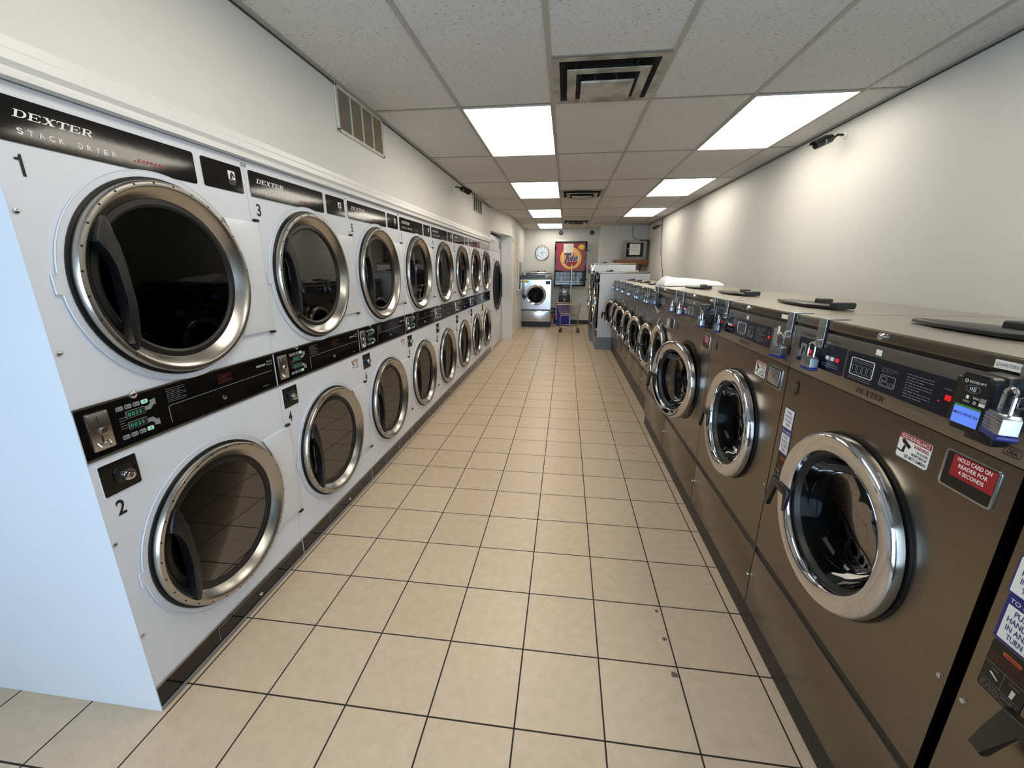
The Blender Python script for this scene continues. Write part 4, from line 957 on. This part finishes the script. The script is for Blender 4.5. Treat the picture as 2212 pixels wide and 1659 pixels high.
# ------------------------------------------------------------------ wall vents
def wall_vent():
    t = thing('wall_vent', 'white louvred wall vent with four grimy bays, high above dryer 5', 'air vent', (XL, 2.855, 2.40), PI / 2)
    mb = MB(); L, Hh = .318, .122
    for a in ((-L, L, Hh - .018, Hh), (-L, L, -Hh, -Hh + .018), (-L, -L + .022, -Hh, Hh), (L - .022, L, -Hh, Hh)): mb.box(*a, 0, .012, 'vent_paint', .003)
    for x in (-.148, 0, .148): mb.box(x - .005, x + .005, -Hh + .015, Hh - .015, .002, .0115, 'vent_paint')
    mb.build('frame', t)
    mb = MB(); mb.box(-L + .02, L - .02, -Hh + .015, Hh - .015, -.0, .002, 'grime'); mb.build('backing', t)
    mb = MB(); n = 22
    for i in range(n):
        z = -Hh + .024 + i * (2 * Hh - .046) / (n - 1)
        for b in range(4): x0 = -.294 + b * .1485; mb.add([(x0, z, .003), (x0 + .139, z, .003), (x0 + .139, z + .0062, .010), (x0, z + .0062, .010)], [(0, 1, 2, 3)], 'louvre')
    mb.build('louvres', t)
    t = thing('wall_vent', 'small dark open wall vent with white vertical bars, beyond the left camera', 'air vent', (XL, 6.48, 2.412), PI / 2)
    mb = MB(); L, Hh = .32, .108
    for a in ((-L, L, Hh - .016, Hh), (-L, L, -Hh, -Hh + .016), (-L, -L + .03, -Hh, Hh), (L - .03, L, -Hh, Hh)): mb.box(*a, 0, .012, 'vent_paint', .003)
    mb.build('frame', t)
    mb = MB(); mb.box(-L + .02, L - .02, -Hh + .012, Hh - .012, 0, .002, 'vent_dark'); mb.build('backing', t)
    for x in (-.15, 0, .15):
        mb = MB(); mb.box(x - .012, x + .012, -Hh + .014, Hh - .014, .002, .009, 'vent_paint'); mb.build('bar', t)
mat('louvre', (142, 132, 112), 0.6, noise=.3, nscale=20)
wall_vent()

# ------------------------------------------------------------------ bullet cameras
def bullet_camera(loc, rz, yaw, label, first=None):
    """arm out of the wall along local -y, barrel hanging from its end, turned by yaw"""
    t = thing('security_camera', label, 'security camera', loc, rz, 'black bullet security cameras')
    mb = MB(); mb.lathe(0, 0, [(.030, 0), (.030, .006), (.012, .012), (0, .012)], 'white_trim', 20); mb.build('base_plate', t)
    mb = MB(); mb.tube([(0, 0, .01), (0, .002, .05), (.0, -.02, .075), (.03 * math.sin(yaw), -.032, .095)], .008, 'black_plastic', 8); mb.build('arm', t)
    mb = MB(); R = Matrix.Rotation(yaw, 4, 'Y') @ Matrix.Rotation(.42, 4, 'X')
    def xf(p):
        q = R @ Vector((p[0], p[1], p[2])); return (q.x + off[0], q.y - .045, q.z + off[1])
    off = (.075 * math.sin(yaw), .075 + .075 * math.cos(yaw))
    mb.lathe(0, 0, [(.0, -.07), (.024, -.07), (.028, -.06), (.028, .055), (.025, .06), (.020, .045), (0, .045)], 'black_plastic', 24, xf=xf)
    mb.lathe(0, 0.004, [(.031, -.03), (.031, .075)], 'black_plastic', 24, xf=xf, a0=.2, a1=PI - .2)
    mb.lathe(0, 0, [(.0285, -.012), (.0285, .0)], 'print_grey', 24, xf=xf); mb.build('barrel', t)
    mb = MB(); mb.lathe(0, 0, [(.016, .046), (.010, .048), (0, .049)], 'gloss_black', 16, xf=xf); mb.build('lens', t)
    return t
bullet_camera((XR, 3.57, 2.435), -PI / 2, math.radians(12), 'black bullet camera high on the right wall, beside the nearest right ceiling light')
bullet_camera((XL, 5.15, 2.43), PI / 2, math.radians(-25), 'black bullet camera high on the left wall, beside the dark vent')
bullet_camera((XR, 9.3, 2.37), -PI / 2, math.radians(25), 'black bullet camera on the right wall near the television, with a cable hanging below')
def wall_puck(x, label):
    t = thing('wall_sensor', label, 'camera', (x, YB, 2.43), 0, 'round black cameras at the top of the back wall')
    mb = MB(); mb.lathe(0, 0, [(.055, 0), (.055, .03), (.045, .05), (.0, .055)], 'black_plastic', 24); mb.build('housing', t)
    mb = MB(); mb.lathe(0, 0, [(.020, .052), (.018, .062), (0, .064)], 'gloss_black', 16); mb.build('lens', t)
wall_puck(-.178, 'small round black camera high on the back wall, left of the two, above the poster'); wall_puck(.648, 'small round black camera high on the back wall, right one near the corner')

# ------------------------------------------------------------------ clock
def clock():
    t = thing('wall_clock', 'round silver-rimmed wall clock with roman numerals on the back wall', 'clock', (-.668, YB, 1.924), 0)
    mb = MB(); mb.lathe(0, 0, [(.19, 0), (.19, .03), (.182, .036), (.172, .03), (.17, .02)], 'ring_steel', 56); mb.build('rim', t)
    mb = MB(); mb.lathe(0, 0, [(.171, .02), (.002, .02)], 'dial_silver', 56, smooth=False); d = mb.build('dial', t)
    rom = ['XII', 'I', 'II', 'III', 'IV', 'V', 'VI', 'VII', 'VIII', 'IX', 'X', 'XI']; mb = MB()
    for i, s_ in enumerate(rom):
        a = PI / 2 - i * PI / 6; cx, cy = .138 * math.cos(a), .138 * math.sin(a); hw = .007 + .004 * (len(s_) - 1)
        mb.text(s_, cx - hw, cx + hw, cy - .017, cy + .017, .0212, 'print_black', bold=.02)
    mb.build('numerals', d)
    def hand(a, L, wd, nm):
        mb = MB(); c, s_ = math.cos(a), math.sin(a)
        P = [(-.03, -wd), (L, -wd * .4), (L, wd * .4), (-.03, wd)]
        mb.prism([(x * c - y * s_, x * s_ + y * c) for x, y in P], .023, .0245, 'print_black'); mb.build(nm, t)
    hand(math.radians(18), .115, .005, 'minute_hand'); hand(math.radians(-72), .11, .006, 'hour_hand'); hand(math.radians(62), .13, .0015, 'second_hand')
mat('dial_silver', (206, 208, 212), 0.3, .6)
clock()

# ------------------------------------------------------------------ soap vendor on the back wall
def vendor():
    struct_ = MB(); struct_.box(-.366, .65, .985, 2.268, 0, .012, 'white_trim', .003)
    t0 = thing('backing_board', 'pale painted board on the back wall behind the soap vending cabinet', 'board', (0, YB - .002, 0)); struct_.build('panel', t0)
    t = thing('soap_vendor', 'black-framed wall vending cabinet with a red detergent poster and a row of product boxes', 'vending machine', (0, YB - .016, 0))
    mb = MB(); u0, u1, z0, z1 = -.319, .530, 1.048, 2.206
    for a in ((u0, u1, z1 - .04, z1), (u0, u1, z0, z0 + .035), (u0, u0 + .035, z0, z1), (u1 - .045, u1, z0, z1), (u0, u1, 1.425, 1.455)): mb.box(*a, 0, .20, 'gloss_black', .004)
    mb.box(u0, u1, z0, z1, 0, .02, 'satin_black'); mb.build('case', t)
    mb = MB(); mb.box(u0 + .03, u1 - .04, 1.45, z1 - .035, .17, .19, 'tide_red'); ps = mb.build('poster', t)
    mb = MB(); c = (.115, 1.775); W0 = .1905
    for r0, r1, m, k in ((.280, .240, 'yellow', 0), (.243, .215, 'tide_orange', 1), (.218, .200, 'print_white', 2), (.202, .03, 'tide_orange', 3)):
        mb.lathe(c[0], c[1], [(r0, W0 + .0004 * k), (r1, W0 + .0004 * k)], m, 48)
    mb.lathe(c[0], c[1] - .02, [(.195, W0 + .002), (.001, W0 + .002)], 'print_red', 48, a0=PI * 1.1, a1=PI * 1.9)
    star = []
    for i in range(20):
        a = 2 * PI * i / 20; r = .085 if i % 2 == 0 else .052; star.append((.385 + r * math.cos(a) * 1.2, 2.06 + r * math.sin(a)))
    mb.flat(star, W0 + .0003, 'yellow'); mb.build('emblem', ps)
    mb = MB()
    def tide(m, bold, wz, o=0):
        mb.text('T', -.125 - o, .055 + o, 1.63 - o, 1.905 + o, wz, m, shear=.25, bold=bold); mb.text('ide', .015 - o, .285 + o, 1.70 - o, 1.885 + o, wz, m, shear=.22, bold=bold)
    tide('print_white', .035, W0 + .003, .012); tide('navy', .02, W0 + .004); mb.build('lettering', ps)
    mb = MB(); mb.box(-.085, .175, 1.93, 2.14, .191, .193, 'paper')
    for i in range(4): mb.box(-.05, .135, 2.10 - .035 * i, 2.106 - .035 * i, .193, .1935, 'print_grey')
    mb.build('notice', t)
    mb = MB(); mb.box(u0 + .03, u1 - .04, 1.09, 1.42, .02, .03, 'print_grey'); mb.box(u0 + .03, u1 - .04, 1.10, 1.115, .03, .19, 'ring_steel'); mb.box(u0 + .03, u1 - .04, 1.16, 1.175, .03, .18, 'ring_steel'); mb.build('shelf', t)
    cols = ['blue_plastic', 'print_white', 'print_red', 'clear_red', 'blue_plastic', 'print_white', 'navy']
    gw = .105
    for i in range(7):
        b = thing('detergent_box', 'small %s detergent box in the vending window, %s from the left' % (('blue', 'white', 'red', 'rust-coloured', 'blue', 'white', 'navy')[i], ('first', 'second', 'third', 'fourth', 'fifth', 'sixth', 'last')[i]), 'box', (-.225 + gw * i, YB - .165, 1.177), 0, 'detergent boxes in the vending window')
        mb = MB(); mb.box(-.038, .038, 0, .13, -.02, .02, cols[i], .003); mb.box(-.032, .032, .07, .125, .02, .0206, 'print_white'); mb.build('carton', b)
        mb = MB(); mb.lathe(0, .185, [(.030, -.02), (.034, .0), (.030, .012), (.0, .012)], 'chrome', 20); mb.build('coin_knob', b) if False else None
    for i in range(7):
        mb = MB(); mb.lathe(-.225 + gw * i, 1.375, [(.034, .03), (.036, .14), (.030, .165), (0, .165)], 'print_white', 20); mb.build('coin_slide', t)
    mb = MB(); mb.box(u0 + .035, u1 - .045, 1.09, 1.425, .188, .191, 'vendor_glass'); mb.build('glass', t)
    for z in (1.98, 1.22):
        mb = MB(); mb.tube([(u1, z, .1), (u1 + .03, z, .1), (u1 + .045, z, .1)], [.012, .012, .018], 'print_black', 8); mb.build('lock', t)
vendor()

# ------------------------------------------------------------------ television, shelf
def television():
    sh = thing('wall_shelf', 'reddish-brown wooden shelf in the back right corner carrying the television', 'shelf', (0, 0, 0))
    mb = MB(); mb.box(1.15, 1.93, 10.45, YB2, 1.69, 1.715, 'wood', .003); mb.build('board', sh, 'world')
    mb = MB(); mb.box(1.15, 1.93, 10.43, 10.45, 1.60, 1.715, 'wood', .004); mb.build('apron', sh, 'world')
    for x in (1.25, 1.8):
        mb = MB(); mb.add([(x, 10.45, 1.69), (x + .03, 10.45, 1.69), (x + .03, YB2, 1.69), (x, YB2, 1.69), (x, YB2, 1.4), (x + .03, YB2, 1.4)], [(0, 1, 2, 3), (0, 3, 4), (1, 5, 2), (0, 4, 5, 1), (3, 2, 5, 4)], 'wood'); mb.build('bracket', sh, 'world')
    t = thing('television', 'old silver tube television with a paper notice taped on its dark screen', 'television', (1.60, 10.52, 1.7155), math.radians(-8))
    mb = MB(); mb.box(-.27, .27, .02, .43, -.06, 0, 'tv_silver', .012); mb.box(-.27, .27, .0, .05, -.05, -.005, 'tv_silver', .004)
    for sx in (-1, 1):
        mb.box(sx * .235 - .018, sx * .235 + .018, .06, .40, -.005, .003, 'print_grey', .003)
    mb.build('casing', t)
    mb = MB(); B = [(-.25, .03), (.25, .03), (.25, .42), (-.25, .42)]; T = [(-.17, .03), (.17, .03), (.17, .36), (-.17, .36)]
    mb.add([(x, y, -.06) for x, y in B] + [(x, y, -.34) for x, y in T], [(i, (i + 1) % 4, 4 + (i + 1) % 4, 4 + i) for i in range(4)] + [(4, 5, 6, 7)], 'satin_black'); mb.box(.1, .3, .36, .46, -.3, -.08, 'satin_black', .01); mb.build('tube_housing', t)
    mb = MB(); mb.box(-.195, .195, .07, .385, -.004, .006, 'gloss_black', .008); mb.build('screen', t)
    mb = MB(); mb.box(-.12, .12, .11, .36, .006, .008, 'paper')
    for i in range(4): mb.box(-.08, .08, .32 - .04 * i, .328 - .04 * i, .008, .0085, 'print_red' if i == 1 else 'print_grey')
    mb.build('notice', t)
    mb = MB(); pts = [(1.58, YB2 - .01, CH), (1.59, YB2 - .01, 2.38), (1.60, YB2 - .02, 2.28), (1.67, 10.9, 2.20), (1.74, 10.8, 2.185)]
    mb.tube(pts, .006, 'cable', 6); tag(mb.build('power_cable', None, 'world'), 'thin dark cable dropping from the ceiling to the back of the television', 'cable')
    mb = MB(); pts = [(XR - .008, 9.35, CH), (XR - .008, 9.36, 2.40), (XR - .008, 9.32, 2.30), (XR - .01, 9.30, 2.1), (XR - .01, 9.22, 1.85), (XR - .01, 9.05, 1.6), (XR - .01, 8.85, 1.42), (XR - .02, 8.8, 1.3)]
    mb.tube(pts, .006, 'cable', 6); tag(mb.build('camera_cable', None, 'world'), 'slack thin cable hanging down the right wall below the far camera', 'cable')
television()

# ------------------------------------------------------------------ laundry cart, bins at the back wall
def cart():
    t = thing('laundry_cart', 'wire laundry cart on castors with one tall upright pole', 'cart', (.10, 10.25, 0))
    def rectloop(x0, x1, y0, y1, z): return [(x0, y0, z), (x1, y0, z), (x1, y1, z), (x0, y1, z)]
    mb = MB(); top = rectloop(-.29, .29, -.24, .24, .68); bot = rectloop(-.20, .24, -.19, .19, .43)
    mb.tube(top, .009, 'cart_wire', 8, closed=True); mb.tube(bot, .005, 'cart_wire', 6, closed=True)
    def L(a, b, k): return [a[i] + (b[i] - a[i]) * k for i in range(3)]
    for s_ in range(4):
        a, b = top[s_], top[(s_ + 1) % 4]; c, d = bot[s_], bot[(s_ + 1) % 4]; n = 14 if s_ % 2 == 0 else 11
        for i in range(n + 1): mb.tube([L(a, b, i / n), L(c, d, i / n)], .0022, 'cart_wire', 5)
        for k in (.3, .6, .85): mb.tube([L(a, c, k), L(b, d, k)], .0025, 'cart_wire', 5)
    for i in range(1, 12): mb.tube([L(bot[0], bot[1], i / 12), L(bot[3], bot[2], i / 12)], .0022, 'cart_wire', 5)
    mb.build('basket', t, 'world')
    mb = MB()
    for y in (-.17, .17):
        mb.tube([(-.20, y, .09), (-.20, y, .37), (-.16, y, .42), (.20, y, .42), (.23, y, .38), (.23, y, .09)], .010, 'cart_wire', 8); mb.tube([(-.20, y, .15), (.23, y, .15)], .009, 'cart_wire', 8)
    for x in (-.20, .23): mb.tube([(x, -.17, .15), (x, .17, .15)], .009, 'cart_wire', 8)
    mb.build('frame', t, 'world')
    mb = MB(); mb.tube([(.035, .0, .15), (.035, 0, .45), (.03, 0, 1.60)], .013, 'white_trim', 10); mb.tube([(.035, 0, .43), (.033, 0, .90)], .016, 'cart_wire', 10); mb.tube([(.035, -.17, .15), (.035, .17, .15)], .008, 'cart_wire', 8); mb.build('pole', t, 'world')
    for x in (-.20, .23):
        for y in (-.17, .17):
            mb = MB(); mb.lathe(0, 0, [(.0, -.013), (.036, -.013), (.040, -.008), (.040, .008), (.036, .013), (0, .013)], 'rubber', 20, xf=lambda p: (x + p[0] + .012, y + p[2], .041 + p[1]))
            mb.box(x - .02, x + .02, y - .018, y + .018, .078, .092, 'cart_wire', .002); c = mb.build('castor', t, 'world')
cart()
def bins():
    t = thing('recycling_bin', 'tall blue plastic bin with a dark rim on the floor behind the cart', 'bin', (-.035, 11.42, 0))
    mb = MB(); B = [(-.15, -.14), (.15, -.14), (.15, .14), (-.15, .14)]; T = [(-.19, -.17), (.19, -.17), (.19, .17), (-.19, .17)]
    mb.add([(x, y, .0) for x, y in B] + [(x, y, .56) for x, y in T], [(3, 2, 1, 0)] + [(i, (i + 1) % 4, 4 + (i + 1) % 4, 4 + i) for i in range(4)], 'blue_plastic'); mb.build('body', t, 'world')
    mb = MB(); mb.box(-.2, .2, -.18, .18, .56, .60, 'satin_black', .008); mb.build('lid', t, 'world')
    t = thing('drink_dispenser', 'black box with a clear upper container, standing on the blue bin', 'dispenser', (-.02, 11.42, .6))
    mb = MB(); mb.box(-.15, .15, -.13, .13, 0, .20, 'satin_black', .008); mb.box(-.02, .03, -.134, -.13, .06, .13, 'print_grey', .001); mb.build('base', t, 'world')
    mb = MB(); mb.box(-.145, .145, -.125, .125, .20, .40, 'clear_plastic', .006); mb.box(-.14, .14, -.12, .12, .40, .42, 'satin_black', .004); mb.build('container', t, 'world')
    mb = MB(); mb.box(-.03, .05, -.08, .0, .203, .33, 'paper', .003); mb.box(-.12, -.05, -.09, 0, .203, .26, 'wood', .004); mb.box(.07, .12, -.08, 0, .203, .27, 'print_grey', .004); mb.build('contents', t, 'world')
    t = thing('water_valve', 'orange-handled valve on dark pipes low on the back wall', 'pipe valve', (-.28, YB - .02, 0))
    mb = MB(); mb.tube([(-.35, -.04, .42), (.02, -.04, .42)], .022, 'satin_black', 8); mb.tube([(-.35, -.04, .32), (.02, -.04, .32)], .022, 'satin_black', 8); mb.tube([(.0, -.04, .0), (.0, -.04, .42)], .018, 'satin_black', 8); mb.build('pipes', t, 'world')
    mb = MB(); mb.box(-.07, .04, -.11, -.06, .17, .28, 'print_orange', .012); mb.build('handle', t, 'world')
bins()
def wall_box():
    t = thing('wall_mirror_box', 'narrow white wall box with a tall black window, beyond the white door', 'wall box', (-1.138, 10.30, 0), PI / 2)
    mb = MB(); mb.box(-.30, .30, .93, 1.72, 0, .035, 'white_trim', .01); mb.build('case', t)
    mb = MB(); mb.prism(rr(-.24, .24, 1.02, 1.66, .08), .035, .041, 'gloss_black', .003); mb.build('window', t)
    mb = MB(); mb.tube([(-.27, .99, .035), (-.30, .97, .08), (-.24, .95, .08)], .008, 'chrome', 8); mb.build('handle', t)
wall_box()

# ------------------------------------------------------------------ loose things on the machines
def white_sheet():
    t = MB(); nx, ny = 40, 16; vs = []; fs = []
    for j in range(ny + 1):
        for i in range(nx + 1):
            x = i / nx; y = j / ny
            w_ = .115 * (1 - .45 * x) ; hgt = .085 * (1 - .62 * x) * (1 - abs(2 * y - 1) ** 3.2) * min(1, (x * 14 + .02)) ** .5 * (1 if x < .97 else .6) + .006 * math.sin(9 * x + 5 * y) * (1 - x) * (1 - abs(2 * y - 1) ** 3)
            vs.append((x * .58, (y - .5) * 2 * w_, .004 + max(0, hgt)))
    for j in range(ny):
        for i in range(nx): a = j * (nx + 1) + i; fs.append((a, a + 1, a + nx + 2, a + nx + 1))
    n0 = len(vs); vs2 = [(v[0], v[1], .001) for v in vs]
    t.add(vs + vs2, fs + [tuple(n0 + k for k in f[::-1]) for f in fs] + [(i, n0 + i, n0 + i + 1, i + 1) for i in range(nx)] + [(ny * (nx + 1) + i + 1, n0 + ny * (nx + 1) + i + 1, n0 + ny * (nx + 1) + i, ny * (nx + 1) + i) for i in range(nx)] + [((j + 1) * (nx + 1), n0 + (j + 1) * (nx + 1), n0 + j * (nx + 1), j * (nx + 1)) for j in range(ny)] + [(j * (nx + 1) + nx, n0 + j * (nx + 1) + nx, n0 + (j + 1) * (nx + 1) + nx, (j + 1) * (nx + 1) + nx) for j in range(ny)], 'white_cloth', True)
    o = t.build('folded_sheet', None, 'world'); o.location = (.86, 4.02, 1.362); o.rotation_euler = (0, 0, math.radians(12))
    tag(o, 'folded glossy white sheet lying on top of the washers, beside the black dispenser lids', 'sheet')
mat('white_cloth', (236, 236, 238), 0.35, bump=.3, bscale=12)
white_sheet()
